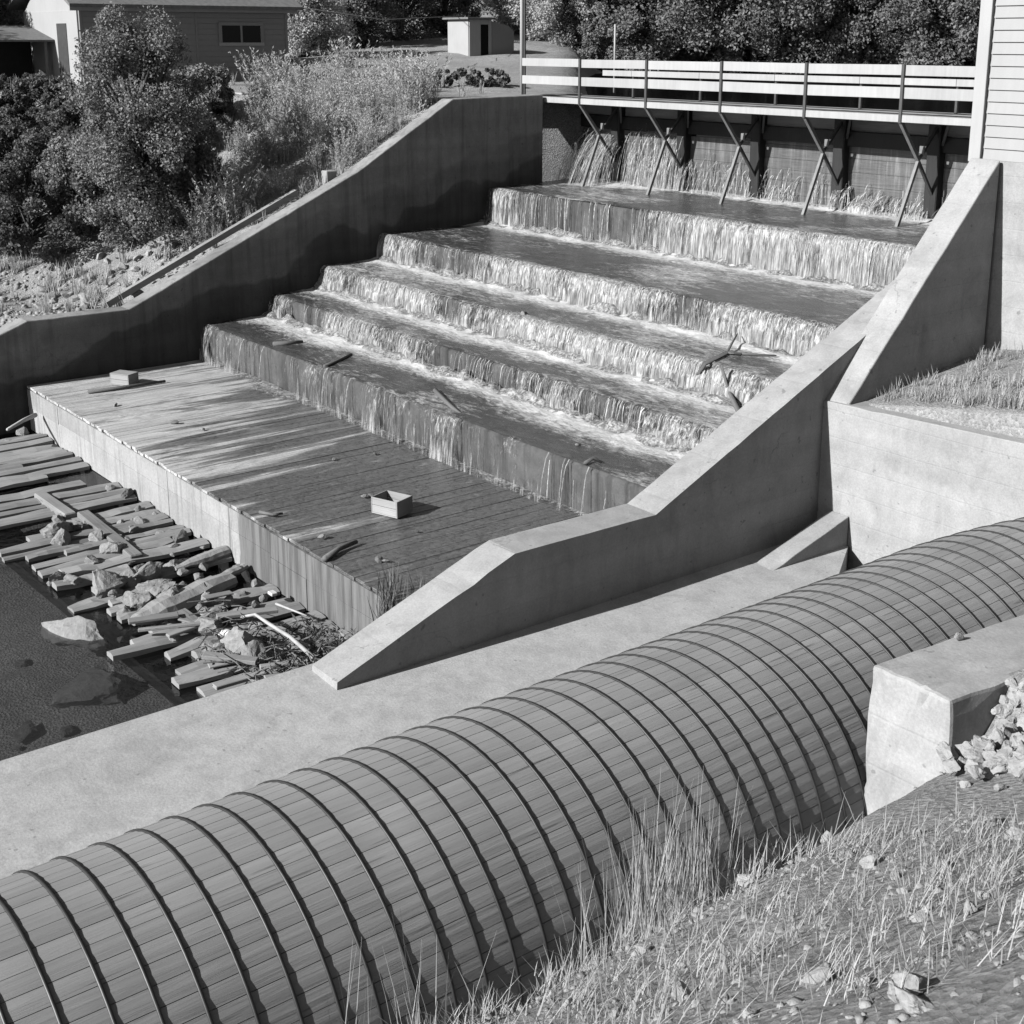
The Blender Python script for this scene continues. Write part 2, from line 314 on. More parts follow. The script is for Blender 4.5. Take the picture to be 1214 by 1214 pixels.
def fallm(name, sa, sb, soft):       # falling water: a broken veil of pale and dark streaks
    t = NT(name); a = t.noise(t.pos(sa), 2.0, 5, .66, .3); b = t.noise(t.pos(sb), 2.0, 4, .7); big = t.noise(t.pos((.55, .55, .2)), 1.3, 4, .6)
    den = t.n('ShaderNodeAttribute', attribute_name='dens').outputs['Fac']
    v = t.math('ADD', t.math('ADD', t.math('MULTIPLY', a, .6), t.math('MULTIPLY', b, .7)), t.math('MULTIPLY', big, .5))
    v = t.math('ADD', t.math('SUBTRACT', v, .92), t.math('MULTIPLY', t.math('SUBTRACT', den, .5), .8))
    al = t.ramp(t.math('ADD', t.math('MULTIPLY', v, 1.7), .5, True), [(.25, .0), (.5, soft), (.8, .92)])
    col = t.ramp(t.math('ADD', t.math('MULTIPLY', b, .6), t.math('MULTIPLY', a, .4)), [(.38, .07), (.5, .28), (.62, .64)])
    d = t.bsdf(col, .4, t.bump(t.math('ADD', a, b), .6, .03), .4, False)
    tr = t.n('ShaderNodeBsdfTransparent'); ms = t.n('ShaderNodeMixShader'); t.l(al, ms.inputs[0]); t.l(tr.outputs[0], ms.inputs[1]); t.l(d, ms.inputs[2]); t.l(ms.outputs[0], t.o.inputs[0]); return t.m
M['fall'] = fallm('falling_water', (5, 5, .3), (13, 13, .9), .5); M['foam'] = fallm('churning_foam', (4, 4, 4), (11, 11, 11), .55)
def strandm():
    t = NT('water_strand'); rnd = t.n('ShaderNodeNewGeometry').outputs['Random Per Island']
    d = t.bsdf(t.ramp(rnd, [(0, .2), (.5, .45), (1, .9)]), .3, None, .5, False); tr = t.n('ShaderNodeBsdfTransparent'); ms = t.n('ShaderNodeMixShader')
    t.l(t.ramp(t.noise(t.pos((8, 8, 5)), 2, 3, .6), [(.35, .12), (.65, .85)]), ms.inputs[0]); t.l(tr.outputs[0], ms.inputs[1]); t.l(d, ms.inputs[2]); t.l(ms.outputs[0], t.o.inputs[0]); return t.m
M['strand'] = strandm()
def filmm():       # shallow water running over a tread, foam where it lands
    t = NT('running_water'); a = t.noise(t.pos((1.3, 3.4, 1)), 1.6, 7, .68, 1.2); b = t.noise(t.pos((6, 14, 1)), 1.5, 5, .7, .5)
    fo = t.n('ShaderNodeAttribute', attribute_name='foam').outputs['Fac']
    v = t.math('ADD', t.math('MULTIPLY', t.math('SUBTRACT', t.math('ADD', t.math('MULTIPLY', a, .75), t.math('MULTIPLY', b, .45)), .62), 2.6), t.math('MULTIPLY', t.math('SUBTRACT', fo, .5), 2.1))
    al = t.ramp(t.math('ADD', v, .5, True), [(.2, .0), (.55, .35), (1, .95)])
    wat = t.bsdf(t.ramp(a, [(.3, .05), (.7, .13)]), .2, t.bump(t.math('ADD', t.math('MULTIPLY', a, .8), t.math('MULTIPLY', b, .6)), .55, .05), .5, False)
    fm = t.bsdf(t.ramp(b, [(.3, .5), (.7, .95)]), .6, t.bump(b, .6, .04), .3, False)
    ms = t.n('ShaderNodeMixShader'); t.l(al, ms.inputs[0]); t.l(wat, ms.inputs[1]); t.l(fm, ms.inputs[2]); t.l(ms.outputs[0], t.o.inputs[0]); return t.m
M['film'] = filmm()
def poolm(name, tint, bumps):
    t = NT(name); a = t.noise(t.pos(), 1.4, 4, .6, .6); b = t.noise(t.pos(), 9, 3, .6); nrm = t.bump(t.math('ADD', a, t.math('MULTIPLY', b, .3)), bumps, .05)
    tr = t.n('ShaderNodeBsdfTransparent'); tr.inputs[0].default_value = (tint, tint, tint, 1); gl = t.n('ShaderNodeBsdfGlossy'); gl.inputs['Roughness'].default_value = .06; t.l(nrm, gl.inputs['Normal'])
    ms = t.n('ShaderNodeMixShader'); ms.inputs[0].default_value = .14; t.l(tr.outputs[0], ms.inputs[1]); t.l(gl.outputs[0], ms.inputs[2]); t.l(ms.outputs[0], t.o.inputs[0]); return t.m
M['pool'] = poolm('pool_water', .46, .4); M['pond'] = poolm('pond_water', .10, .10)

# ------------------------------------------------------------------ the lie of the land
XL, XR, XRO = -29.1, -12.4, -11.85
CREST = [(21.59, -2.30), (18.22, -3.25), (16.49, -3.89), (15.07, -4.45), (13.25, -4.95), (9.02, -5.76)]
WALLP = [(6.7, -5.25), (9.15, -4.34), (11.44, -4.36), (17.53, -1.63), (20.46, .07)]
def sst(t): t = np.clip(t, 0, 1); return t * t * (3 - 2 * t)
def wall_top(y): return np.interp(y, [3, 6.7, 9.15, 11.44, 17.53, 20.46], [-6.4, -5.3, -4.34, -4.36, -1.63, .07])
def land(x, y):
    x = np.asarray(x, float); y = np.asarray(y, float); x, y = np.broadcast_arrays(x, y)
    d = np.hypot(x, y)
    far = sst((d - 75) / 160) * (14 + 7 * fbm(x / 55, y / 55, 3)) + np.clip(d - 60, 0, 30) * .02
    # left bank: follows the wall, rises sooner further away from it
    yy = y + np.clip(-30.5 - x, 0, 30) * .42
    lb = np.minimum(wall_top(yy) - .12, .0) + fbm(x / 2.5, y / 2.5, 5) * .22 * sst((-30.2 - x) / 2) 
    lb = lb + far
    pond = -2.2 + sst((np.hypot(x + 20, y - 40) - 36) / 6) * 2.3
    pondz = np.where((x > -30.6) & (y > 24), -2.2 + sst((d - 94) / 9) * 2.4 + far, 0)
    # right bank under the camera
    rb = np.minimum(np.clip(-3.95 + (x + 5.1) * 1.25, -6.2, -.12), np.clip(-2.35 + (x + 3.85) * .6, -9, -.12)) + fbm(x / 1.6, y / 1.6, 9) * .16
    rb = np.where(x < -5.6, -6.15, rb)
    fill = np.clip(-3.36 + .16 * (x + 11.4) + .12 * (y - 15), -3.5, -.12)
    rb2 = -2.62 + (x + 4.5) * .5 - np.clip(7.95 - y, 0, 9) * 1.25 - np.clip(y - 10.5, 0, 9) * .5 + fbm(x * 1.3, y * 1.3, 14) * .1
    rb = np.where(x > -4.85, np.maximum(rb, np.minimum(rb2, -.3)), rb)
    h = np.where(x < XL - .25, lb, 0.0)
    mid = (x >= XL - .25) & (x < -12.1)
    h = np.where(mid, np.where(y < 9.1, -7.25 + fbm(x / 1.5, y / 1.5, 2) * .18, -8.0), h)
    h = np.where(mid & (y > 24.9), pondz, h)
    rr = x >= -12.1
    h = np.where(rr, np.where(y < 14.85, rb, np.maximum(rb, fill)), h)
    h = np.where(rr & (y > 30), np.maximum(pondz, np.where(x > -11, -.1 + far, -9)), h)
    edge = (y - 25.5 - (-30.6 - x) * .84) / 3.0
    widen = (x < XL - .25) & (y > 26)
    h = np.where(widen, np.where(edge > 0, lb + (np.minimum(-2.2 + sst((d - 94) / 9) * 2.4 + far, lb) - lb) * sst(edge), lb), h)
    return h
def hz(x, y): return float(land(x, y))
_hx, _hy = np.meshgrid(np.arange(560) / 4 - 125 + .125, np.arange(560) / 4 - 10 + .125, indexing='ij')
HL = land(_hx, _hy).tolist()
def onG(px, py):
    r = ray(px, py).normalized(); t = 3.0
    while t < 150:
        x, y, z = r.x * t, r.y * t, EYE.z + r.z * t
        i, j = int((x + 125) * 4), int((y + 10) * 4)
        if 0 <= i < 560 and 0 <= j < 560 and z < HL[i][j]: break
        t += .08
    return EYE + r * t
ax = np.unique(np.concatenate([np.linspace(-420, -90, 45), np.linspace(-90, -46, 34), np.linspace(-46, -30, 46), [XL - .26, XL - .24], np.linspace(-28.6, -12.6, 30), [-12.11, -12.09], np.linspace(-11.8, 3, 70), np.linspace(4, 60, 20), np.linspace(70, 300, 16)]))
ay = np.unique(np.concatenate([np.linspace(-60, -4, 16), np.linspace(-3, 9.0, 58), [9.09, 9.11], np.linspace(9.3, 14.8, 28), [14.84, 14.86], np.linspace(15, 24.8, 48), [24.89, 24.91], np.linspace(25.2, 60, 56), np.linspace(62, 120, 40), np.linspace(126, 420, 45)]))
gx, gy = np.meshgrid(ax, ay, indexing='ij')
tag(grid('terrain', np.stack([gx, gy, land(gx, gy)], -1), M['soil'], smooth=True), 'dusty sloping ground of the banks, yard and hills', kind='structure')
def sheet(name, x0, x1, y0, y1, z, mat, label):
    return tag(mk(name, [(x0, y0, z), (x1, y0, z), (x1, y1, z), (x0, y1, z)], [(0, 1, 2, 3)], mat), label, kind='structure')
sheet('river_water', -48, -12.52, -30, 9.06, -6.76, M['pool'], 'dark still pool below the wooden apron')
sheet('pond_water', -112, 8, 25.5, 125, -.62, M['pond'], 'still water held back behind the footbridge gates')

# concrete apron beside the right training wall, with a falling right-hand edge
slabz = lambda x, y: -5.32 - (x + 12.5) * .035
tag(prism_z('concrete_floor', M['conc_slab'], [(-12.55, -14), (-6.2, -14), (-6.2, 9), (-9.85, 12.4), (-11.25, 14.62), (-12.55, 14.62)], -7.4, slabz), 'pale concrete floor between the training wall and the banded wooden pipe', kind='structure')

# ------------------------------------------------------------------ stepped spillway
sp = tag(empty('stepped_spillway', (-20.75, 9.02, -7.4)), 'stepped concrete spillway with water falling over five steps onto a plank apron', 'spillway')
for k in range(5):
    y0, z0 = CREST[k]; y1 = 26.2 if k == 0 else CREST[k - 1][0] + .02
    n = 120; bm = bmesh.new()
    xs = np.linspace(XL - (.95 if k == 0 else .4 if k == 1 else .02), XR + .1, n); fr = fbm(xs * 1.1, xs * 0 + k * 9.1, 21, 5) * .035; dz = fbm(xs * .9, xs * 0 + 3.7 * k, 5, 5) * .018
    rows = [[(x, y1, -7.4) for x in xs], [(x, y0 + .03 + f, -7.4) for x, f in zip(xs, fr)], [(x, y0 + f, z0 - .05 + d) for x, f, d in zip(xs, fr, dz)], [(x, y0 + .05 + f, z0 + d) for x, f, d in zip(xs, fr, dz)], [(x, y1, z0 + .0) for x in xs]]
    P = np.array(rows) - np.array(sp.location)
    grid('step', P, M['conc_step'], sp, smooth=False)
ap = box('apron', M['conc_step'], XL + .01, XR - .01, 9.08, 13.3, -7.3, -5.815, sp, 0)
x = XL + .03; i = 0
while x < XR - .08:
    wd = random.uniform(.12, .25); x1 = min(x + wd, XR - .02); e = random.uniform(-.03, .015); dz = random.uniform(-.006, .004)
    bm = bmesh.new(); bm_box(bm, x + .002, x1 - .003, 9.035 + e, 13.24, -5.81, -5.76 + dz, .004)
    frombm('plank', bm, M['plank'], ap); x = x1
x = XL + .01
while x < XR - .2:
    wd = random.uniform(.9, 2.6); x1 = min(x + wd, XR - .02); zc = -5.83
    split = -6.2 + random.uniform(-.06, .06)
    for a, b in ((zc, split + .002), (split - .003, -6.75)):
        pr = random.uniform(-.018, .012)
        box('facing_panel', M['face'], x + .002, x1 - .003, 9.02 + pr * .5, 9.075, b, a, ap, .003)
    x = x1

# the training walls, mirror images of each other
WB = [(6.55, -7.4)] + WALLP
lw = prism_x('training_wall', M['conc_wet'], WB + [(23.45, .11), (23.45, -7.4)], XL - .5, XL, None, .025)
tag(lw, 'shaded concrete training wall stepping down the far side of the spillway', 'wall')
ab = prism_x('bridge_abutment', M['conc_wet'], [(20.6, -7.0), (20.6, .06), (25.6, .07), (25.6, -7.0)], -31.6, -29.95, None, .02)
tag(ab, 'concrete abutment block carrying the far end of the footbridge', 'abutment')
rw = prism_x('training_wall', M['conc'], WB + [(17.85, -1.5), (17.85, -7.4)], XR, XRO, None, .03)
tag(rw, 'low pale training wall along the near side of the spillway, outer face in shade', 'wall')

# wing wall with its bulkhead, and the little sloping kerb at its foot
wg = tag(empty('wing_wall', (-11.7, 14.65, -6)), 'pale sloping wing wall and bulkhead between gatehouse and wooden pipe', 'wall')
prism_x('wing', M['conc'], [(14.70, -6.0), (14.70, -3.36), (17.86, -.15), (17.86, -6.0)], -11.95, -11.46, wg, .02)
prism_z('bulkhead', M['conc'], [(-11.93, 14.65), (-2.5, 14.65), (-2.5, 15.05), (-11.46 + .02, 15.05), (-11.46 + .02, 14.74), (-11.93, 14.74)], -6.4, lambda x, y: -3.37 + (x + 11.9) * .035, wg, .012)
tag(prism_x('buttress', M['conc'], [(14.64, -6.2), (14.64, -4.93), (13.05, -5.37), (13.05, -6.2)], -11.62, -11.28, None, .012), 'small sloping concrete buttress at the foot of the bulkhead beside the pipe', 'buttress')

# ------------------------------------------------------------------ water on the steps
def film(k):
    y0, z0 = CREST[k]; yb = 25.0 if k == 0 else CREST[k - 1][0]
    if k == 5: yb = CREST[4][0]
    xs = np.linspace(XL - (.9 if k == 0 else .3 if k == 1 else 0) + .01, XR - .01, 300); ys = np.linspace(y0 + .015, yb + .02, 44)
    X, Y = np.meshgrid(xs, ys, indexing='ij'); d = yb - Y
    rough = np.exp(-np.abs(d - .2) / .35); Z = z0 + .03 + .012 * fbm(X * 2.2, Y * 4, k, 4) + rough * (.05 + .07 * fbm(X * 3, Y * 5, k + 30, 3)) - .02 * sst((y0 + .12 - Y) / .12)
    w_ = np.where(k == 5, .30, .55 + .35 * fbm(X * .5, X * 0 + k, 41, 3)); st = 1.0
    if k == 0: w_ = w_ * .55 + .75 * np.exp(-((X + 28.3) / 1.9) ** 2) + .5 * np.exp(-((X + 15.5) / 2.2) ** 2)
    foam = np.clip(1.2 - d / (w_ * 1.7 + .25), 0, 1) * st
    foam = np.maximum(foam, (.26 if k == 4 else .40) + .34 * fbm(X * .35, Y * .7, 50 + k, 4))
    if k == 5: foam = np.clip(.95 - d / (.22 + .35 * np.abs(fbm(X * .5, X * 0, 12, 3))), 0, 1) * (.55 + .5 * fbm(X * .6, X * 0, 77, 3))
    P = np.stack([X, Y, Z], -1)
    o = grid('step_water', P, M['film'], attrs={'foam': foam})
    tag(o, ['shallow water below the gates on the top shelf', 'shallow foaming water on the second tread', 'shallow foaming water on the third tread', 'shallow foaming water on the fourth tread', 'dark shallow water on the fifth tread', 'thin foam'][k], kind='structure')
for k in range(5): film(k)
def curtain(name, xs, prof, seed, dens, label, amp=.03):
    """prof: list of (y,z) going down; columns jittered so that the sheet breaks into strands"""
    t = np.linspace(0, 1, 16); py = np.interp(t, np.linspace(0, 1, len(prof)), [p[0] for p in prof]); pz = np.interp(t, np.linspace(0, 1, len(prof)), [p[1] for p in prof])
    X, T = np.meshgrid(xs, t, indexing='ij'); PY = np.interp(T, t, py); PZ = np.interp(T, t, pz)
    s = fbm(X * 6, T * .9, seed, 4); s2 = fbm(X * 1.0, T * .4, seed + 7, 3); grow = sst(T / .35)
    PY = PY - (np.abs(s) * amp * 1.6 + .05 * s2 + .02) * grow; PZ = PZ + .02 * s * (1 - T)
    D = dens(X) + .25 * fbm(X * 2.1, T, seed + 3, 3) - .22 * sst(1 - T / .18) + .2 * sst((T - .75) / .25)
    o = grid(name, np.stack([X, PY, PZ], -1), M['fall'], attrs={'dens': D}); return tag(o, label, kind='structure')
def strands(k, xs, y0, z0, z1, dn):
    rng = np.random.default_rng(900 + k); n = [1300, 900, 1000, 800, 330][k]; X = rng.uniform(xs[0], xs[-1], n * 3)
    X = X[rng.random(n * 3) < np.clip(dn(X) * 1.2 - .2 + .6 * fbm(X * 2.3, X * 0, 11 + k, 3), .03, 1)][:n]; n = len(X)
    T = np.linspace(0, 1, 7)[None, :]; t0 = np.where(rng.random(n) < .35, rng.uniform(0, .5, n), 0)[:, None]; t1 = np.where(rng.random(n) < .3, rng.uniform(.5, 1, n), 1)[:, None]; tt = t0 + (t1 - t0) * T
    out = rng.uniform(.03, .17, n)[:, None]; Y = y0 + .03 - .05 - out * np.sqrt(tt) * 1.1 - .02; Z = z0 + .035 - (z0 - z1 - .02) * tt ** 1.15
    X = X[:, None] + rng.normal(size=(n, 1)) * .05 * tt + rng.normal(size=(n, 7)) * .004; w = (rng.choice([.004, .006, .008, .013], n)[:, None]) * (1 - .35 * tt)
    a = np.stack([X - w, Y, Z], -1); b = np.stack([X + w, Y - .004, Z], -1)
    V = np.stack([a, b], 2).reshape(-1, 3); me = bpy.data.meshes.new('water_strands'); base = (np.arange(n)[:, None] * 14 + np.arange(6)[None, :] * 2)
    q = np.stack([base, base + 1, base + 3, base + 2], -1).reshape(-1, 4)
    me.vertices.add(len(V)); me.vertices.foreach_set('co', V.reshape(-1).astype('f4')); me.loops.add(q.size); me.loops.foreach_set('vertex_index', q.reshape(-1).astype('i4'))
    me.polygons.add(len(q)); me.polygons.foreach_set('loop_start', np.arange(0, q.size, 4, dtype='i4')); me.update(calc_edges=True)
    tag(link('water_strands', me, M['strand'], smooth=True), f'separate strands of water falling over the {ORD[k]} step', kind='structure')
ORD = ['top', 'second', 'third', 'fourth', 'lowest']
for k in range(5):
    y0, z0 = CREST[k]; z1 = CREST[k + 1][1]
    xs = np.arange(XL - (.85 if k == 0 else .3 if k == 1 else 0) + .05, XR - .02, .035)
    base = [.62, .54, .62, .50, .18][k]; lo = [.85, .9, .7, .9, .5][k]
    dn = lambda X, b=base, l=lo, k=k: b + l * fbm(X * .55, X * 0 + k * 3.3, 60 + k, 4)
    curtain('waterfall', xs, [(y0 + .10, z0 + .05), (y0 + .01, z0 + .045), (y0 - .06, z0 - .03), (y0 - .11, z0 - .18), (y0 - .15, (z0 + z1) / 2), (y0 - .18, z1 + .0)], 100 + k * 13, dn, f'white water falling over the {ORD[k]} step of the spillway')
    strands(k, xs, y0, z0, z1, dn)
    # churned foam where it lands
    ys = np.linspace(y0 - .55, y0 - .06, 12); X, Y = np.meshgrid(np.arange(xs[0], xs[-1], .06), ys, indexing='ij'); d = y0 - Y
    if k < 4:
        b = np.exp(-((d - .16) / .17) ** 2); Z = z1 + .035 + b * (.10 + .2 * np.clip(fbm(X * 3.2, Y * 4, 200 + k, 4), -.4, 1)) - .06 * sst((d - .3) / .25)
        D = .3 + .7 * b + .5 * fbm(X * .7, Y * 2, 300 + k, 3)
        tag(grid('foam', np.stack([X, Y, Z], -1), M['foam'], attrs={'dens': D}), f'churning foam at the foot of the {ORD[k]} fall', kind='structure')
# thin leaking water at the foot of the lowest riser, running out over the planks
X, Y = np.meshgrid(np.arange(XL + .05, XR - .05, .06), np.linspace(12.35, 13.22, 22), indexing='ij'); d = 13.25 - Y
fo = np.clip(1.0 - d / (.25 + .7 * np.clip(fbm(X * .55, X * 0, 12, 3) + .2, 0, 1)), 0, 1)
tag(grid('foam', np.stack([X, Y, -5.738 + .03 * fo + .03 * fo * fbm(X * 4, Y * 5, 8, 3)], -1), M['foam'], attrs={'dens': fo * .95 - .12 + .35 * fbm(X * .8, Y * 2, 5, 3)}), 'thin foam trickling from the lowest riser over the planks', kind='structure')
# leaks through the gates
for j, (xa, xb, zt, ln, dd) in enumerate([(-29.8, -27.6, -1.15, 1.0, .75), (-27.2, -25.4, -1.45, .30, .45), (-25.3, -24.9, -1.5, .3, .6), (-20.2, -19.8, -1.75, .3, .5), (-19.6, -17.6, -1.95, .35, .5), (-23.0, -21.4, -2.0, .25, .3), (-17.3, -14.5, -1.9, .4, .5), (-25.0, -22.7, -1.62, .32, .30), (-22.4, -20.2, -1.78, .28, .22), (-27.4, -25.2, -1.05, .5, .30)]):
    if 0 < j < 7: curtain('gate_leak', np.arange(xa, xb, .035), [(25.10, zt + .02), (25.10 - ln * .35, zt - .03), (25.1 - ln * .7, zt - .25 * (zt + 2.28)), (25.08 - ln * .9, (zt - 2.28) / 2), (25.08 - ln, -2.26)], 400 + j, lambda X, dd=dd: dd - .12 + .3 * fbm(X * 1.3, X * 0, 70 + j, 2), ['wide spray leaking through the gate beside the far wall', 'thin streams leaking through the second gate bay', 'short spurt beside the second gate pier', 'short spurt beside the fourth gate pier', 'low spray leaking through the fifth gate bay', 'faint trickle at the foot of the middle gate bay', 'low spray leaking through the gate nearest the gatehouse', 'thin veil leaking through the third gate bay', 'faint veil leaking through the fourth gate bay', 'high trickles down the second gate bay'][j], .06)
    rng = np.random.default_rng(700 + j); n = int((xb - xa) * (260 if j == 0 else 130) * dd); X0 = rng.uniform(xa, xb, n); ln_ = ln * rng.uniform(.35, 1.25, n)[:, None]; T = np.linspace(0, 1, 7)[None]
    zt_ = (zt + rng.normal(size=n) * .12 * ((1.6 if j > 6 else 1) if xb - xa > 1 else .4))[:, None]; Y = 25.08 - ln_ * T; Z = zt_ + .05 * T * 4 * (1 - T) * ln_ - (zt_ + 2.27) * T ** 2; Xs = X0[:, None] + rng.normal(size=(n, 1)) * .18 * T; w = rng.uniform(.006, .016, n)[:, None] * (1 - .3 * T)
    V = np.stack([np.stack([Xs - w, Y, Z], -1), np.stack([Xs + w, Y - .004, Z], -1)], 2); Q = np.stack([V[:, :-1, 0], V[:, :-1, 1], V[:, 1:, 1], V[:, 1:, 0]], 2).reshape(-1, 4, 3)
    tag(quads('leak_strands', Q, M['strand']), 'strands of spray in gate bay leak ' + ['at the far wall', 'of the second bay', 'at the second pier', 'at the fourth pier', 'of the fifth bay', 'of the middle bay', 'by the gatehouse', 'across the third bay', 'across the fourth bay', 'high in the second bay'][j], kind='structure')
for o in [o for o in COL.objects if o.name.startswith('gate_leak')]: o['kind'] = 'structure'

# ------------------------------------------------------------------ gates and footbridge
POSTX = [-27.71 + 2.55 * k for k in range(6)]
gs = tag(empty('gate_wall', (-20.7, 25.1, -2.3)), 'dark timber gate wall with wet boards under the footbridge', 'gate')
edges = [-30.0] + [p - .1 for p in POSTX] + [-12.0]
for a, b in zip(edges, edges[1:]):
    z = -2.32
    while z < -.86:
        h_ = random.uniform(.26, .33); zz = min(z + h_, -.80); j = random.uniform(-.012, .012)
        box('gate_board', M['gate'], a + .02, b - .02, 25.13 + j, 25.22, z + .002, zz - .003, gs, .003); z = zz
box('recess_shade', M['dark_timber'], -30, -12.0, 25.02, 25.30, -.80, -.46, gs, .015)  # dark strip puts the shade of the recess under the deck into colour
box('upper_board', M['timber_x'], -30, -12.0, 25.16, 25.26, -.45, -.10, gs, .01)
for p in POSTX:
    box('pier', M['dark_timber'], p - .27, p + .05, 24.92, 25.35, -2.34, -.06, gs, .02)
br = tag(empty('footbridge', (-20.7, 23.6, -.1)), 'whitewashed plank footbridge with board railings above the gates', 'footbridge')
for j in range(7):
    box('deck_board', M['deck'], -30.4, -12.0, 23.63 + j * .29, 23.63 + j * .29 + .277, -.045 + random.uniform(-.006, .006), .02, br, .008)
box('fascia_board', M['rail'], -30.4, -12.02, 23.565, 23.615, -.10, .045, br, .006)
box('rear_beam', M['dark_timber'], -30.4, -12.02, 25.3, 25.5, -.28, -.06, br, .01)
ends = [-30.2] + POSTX + [-12.03]
for a, b in zip(ends, ends[1:]):
    for z0, z1 in ((.845, 1.055), (.375, .60)):
        s1, s2 = random.uniform(-.008, .008), random.uniform(-.008, .008)
        bar('rail', M['rail'], (a + .004, 23.60, (z0 + z1) / 2 + s1), (b - .004, 23.60, (z0 + z1) / 2 + s2), .035, z1 - z0, br, bev=.004)
for a, b in zip(ends[1:], ends[2:]):
    bar('rear_rail', M['rail'], (a + .004, 25.42, .66), (b - .004, 25.42, .66), .035, .15, br, bev=.004)
bar('rear_rail', M['rail'], (-28.9, 25.42, .66), (ends[1] - .004, 25.42, .66), .035, .15, br, bev=.004)
for p in POSTX:
    box('post', M['steel'], p - .035, p + .035, 23.535, 23.578, -.12, 1.07, br, .004)
    box('rear_post', M['steel'], p - .03, p + .03, 25.45, 25.51, -.06, .72, br, .004)
    kn = (p, 24.28, -.92)
    bar('strut', M['steel_lit'], (p, 23.575, -.08), kn, .075, .075, br); bar('strut', M['steel_lit'], kn, (p - .02, 23.72, -2.28), .07, .07, br)
    bar('brace', M['steel'], (p - .01, 24.30, -.95), (p - .08, 25.0, -1.75), .06, .06, br); bar('brace', M['steel'], (p - .01, 24.27, -.90), (p - .05, 24.98, -.22), .06, .06, br)
    bar('brace', M['steel'], (p + .06, 25.0, -.62), (p + .45, 24.6, -.12), .05, .05, br)
    box('knee_plate', M['steel_lit'], p - .06, p + .06, 24.36, 24.40, -.80, -.62, br, .01)
# pale timber beam and mooring bits beyond the bridge
tag(tube('boom_log', M['rail'], [(-25.6 + 1.9 * i, 28.0 + .04 * (i % 2), -.52) for i in range(8)], [.20, .23, .24, .24, .23, .24, .23, .22], None, 10), 'pale boom log floating behind the footbridge', 'log')
pl = tag(empty('utility_pole', (-30.42, 23.75, .05)), 'tall thin pale pole at the far end of the footbridge', 'pole')
tube('shaft', M['white'], [(-30.42, 23.75, .05), (-30.42, 23.75, 2.4), (-30.42, 23.75, 5.2)], [.055, .05, .045], pl, 10)
box('backing', M['steel'], -30.36, -30.31, 23.76, 23.81, .05, 5.0, pl, .004)
pp = onZ(678, 392, 0.05); tag(tube('marker_pole', M['white'], [(-31.2, 27.9, 0), (-31.2, 27.9, 1.2), (-31.2, 27.9, 2.0)], [.03, .03, .03], None, 8), 'short thin white pole standing behind the footbridge rails', 'pole')

# ------------------------------------------------------------------ gatehouse on the right
gh = tag(empty('gatehouse', (-8.5, 17.9, -.2)), 'pale clapboard gatehouse at the near end of the footbridge', 'building')
GX0, GX1 = -12.0, -4.6
box('foundation', M['conc'], GX0 + .04, GX1, 17.93, 24.2, -6.0, -.17, gh, .015)
box('wall_core', M['siding'], GX0 + .03, GX1 - .03, 17.97, 24.1, -.16, 3.05, gh, 0)
z = -.18; wx0, wx1, wz0, wz1 = -8.55, -7.45, .95, 2.25
while z < 3.0:
    for (a, b) in ([(GX0 + .20, GX1 - .02)] if not (z + .17 > wz0 and z < wz1) else [(GX0 + .20, wx0 - .09), (wx1 + .09, GX1 - .02)]):
        mk('siding_board', [(a, 17.925, z), (b, 17.925, z), (b, 17.955, z + .172), (a, 17.955, z + .172), (a, 17.99, z), (b, 17.99, z), (b, 17.99, z + .172), (a, 17.99, z + .172)], [(0, 1, 2, 3), (0, 4, 5, 1), (3, 2, 6, 7), (0, 3, 7, 4), (1, 5, 6, 2)], M['siding'], gh)
    mk('siding_board', [(GX0 - .01, 18.08, z), (GX0 - .01, 24.1, z), (GX0 + .02, 24.1, z + .172), (GX0 + .02, 18.08, z + .172), (GX0 + .05, 18.08, z), (GX0 + .05, 24.1, z), (GX0 + .05, 24.1, z + .172), (GX0 + .05, 18.08, z + .172)], [(3, 2, 1, 0), (0, 1, 5, 4), (2, 3, 7, 6), (0, 4, 7, 3), (1, 2, 6, 5)], M['siding'], gh)
    z += .17
box('corner_board', M['white'], GX0 - .03, GX0 + .17, 17.895, 17.96, -.22, 3.0, gh, .006)
box('corner_board', M['white'], GX0 - .04, GX0 + .01, 17.97, 18.07, -.22, 3.0, gh, .006)
wn = box('window', M['white'], wx0 - .08, wx1 + .08, 17.90, 17.945, wz0 - .08, wz0 - .001, gh, .006)
for a in ((wx0 - .08, wx0, wz0, wz1), (wx1, wx1 + .08, wz0, wz1), (wx0 - .08, wx1 + .08, wz1, wz1 + .09)): box('frame', M['white'], a[0], a[1], 17.902, 17.945, a[2], a[3], wn, .004)
for i in range(2):
    for j in range(2): box('pane', M['glass'], wx0 + .02 + i * .55, wx0 + .54 + i * .55, 17.95, 17.962, wz0 + .01 + j * .65, wz0 + .63 + j * .65, wn, 0)
rf = mk('roof', [(GX0 - .35, 17.5, 2.98), (GX1 + .3, 17.5, 2.98), (GX1 + .3, 21, 4.35), (GX0 - .35, 21, 4.35), (GX0 - .35, 24.5, 2.98), (GX1 + .3, 24.5, 2.98),
                (GX0 - .35, 17.5, 3.08), (GX1 + .3, 17.5, 3.08), (GX1 + .3, 21, 4.47), (GX0 - .35, 21, 4.47), (GX0 - .35, 24.5, 3.08), (GX1 + .3, 24.5, 3.08)],
        [(0, 1, 2, 3), (3, 2, 5, 4), (6, 9, 8, 7), (9, 10, 11, 8), (0, 6, 7, 1), (4, 5, 11, 10), (0, 3, 9, 6), (3, 4, 10, 9), (1, 7, 8, 2), (2, 8, 11, 5)], M['roof'], gh)
mk('gable', [(GX0, 17.95, 3.0), (GX0, 24.1, 3.0), (GX0, 21.02, 4.3)], [(0, 1, 2)], M['siding'], gh)

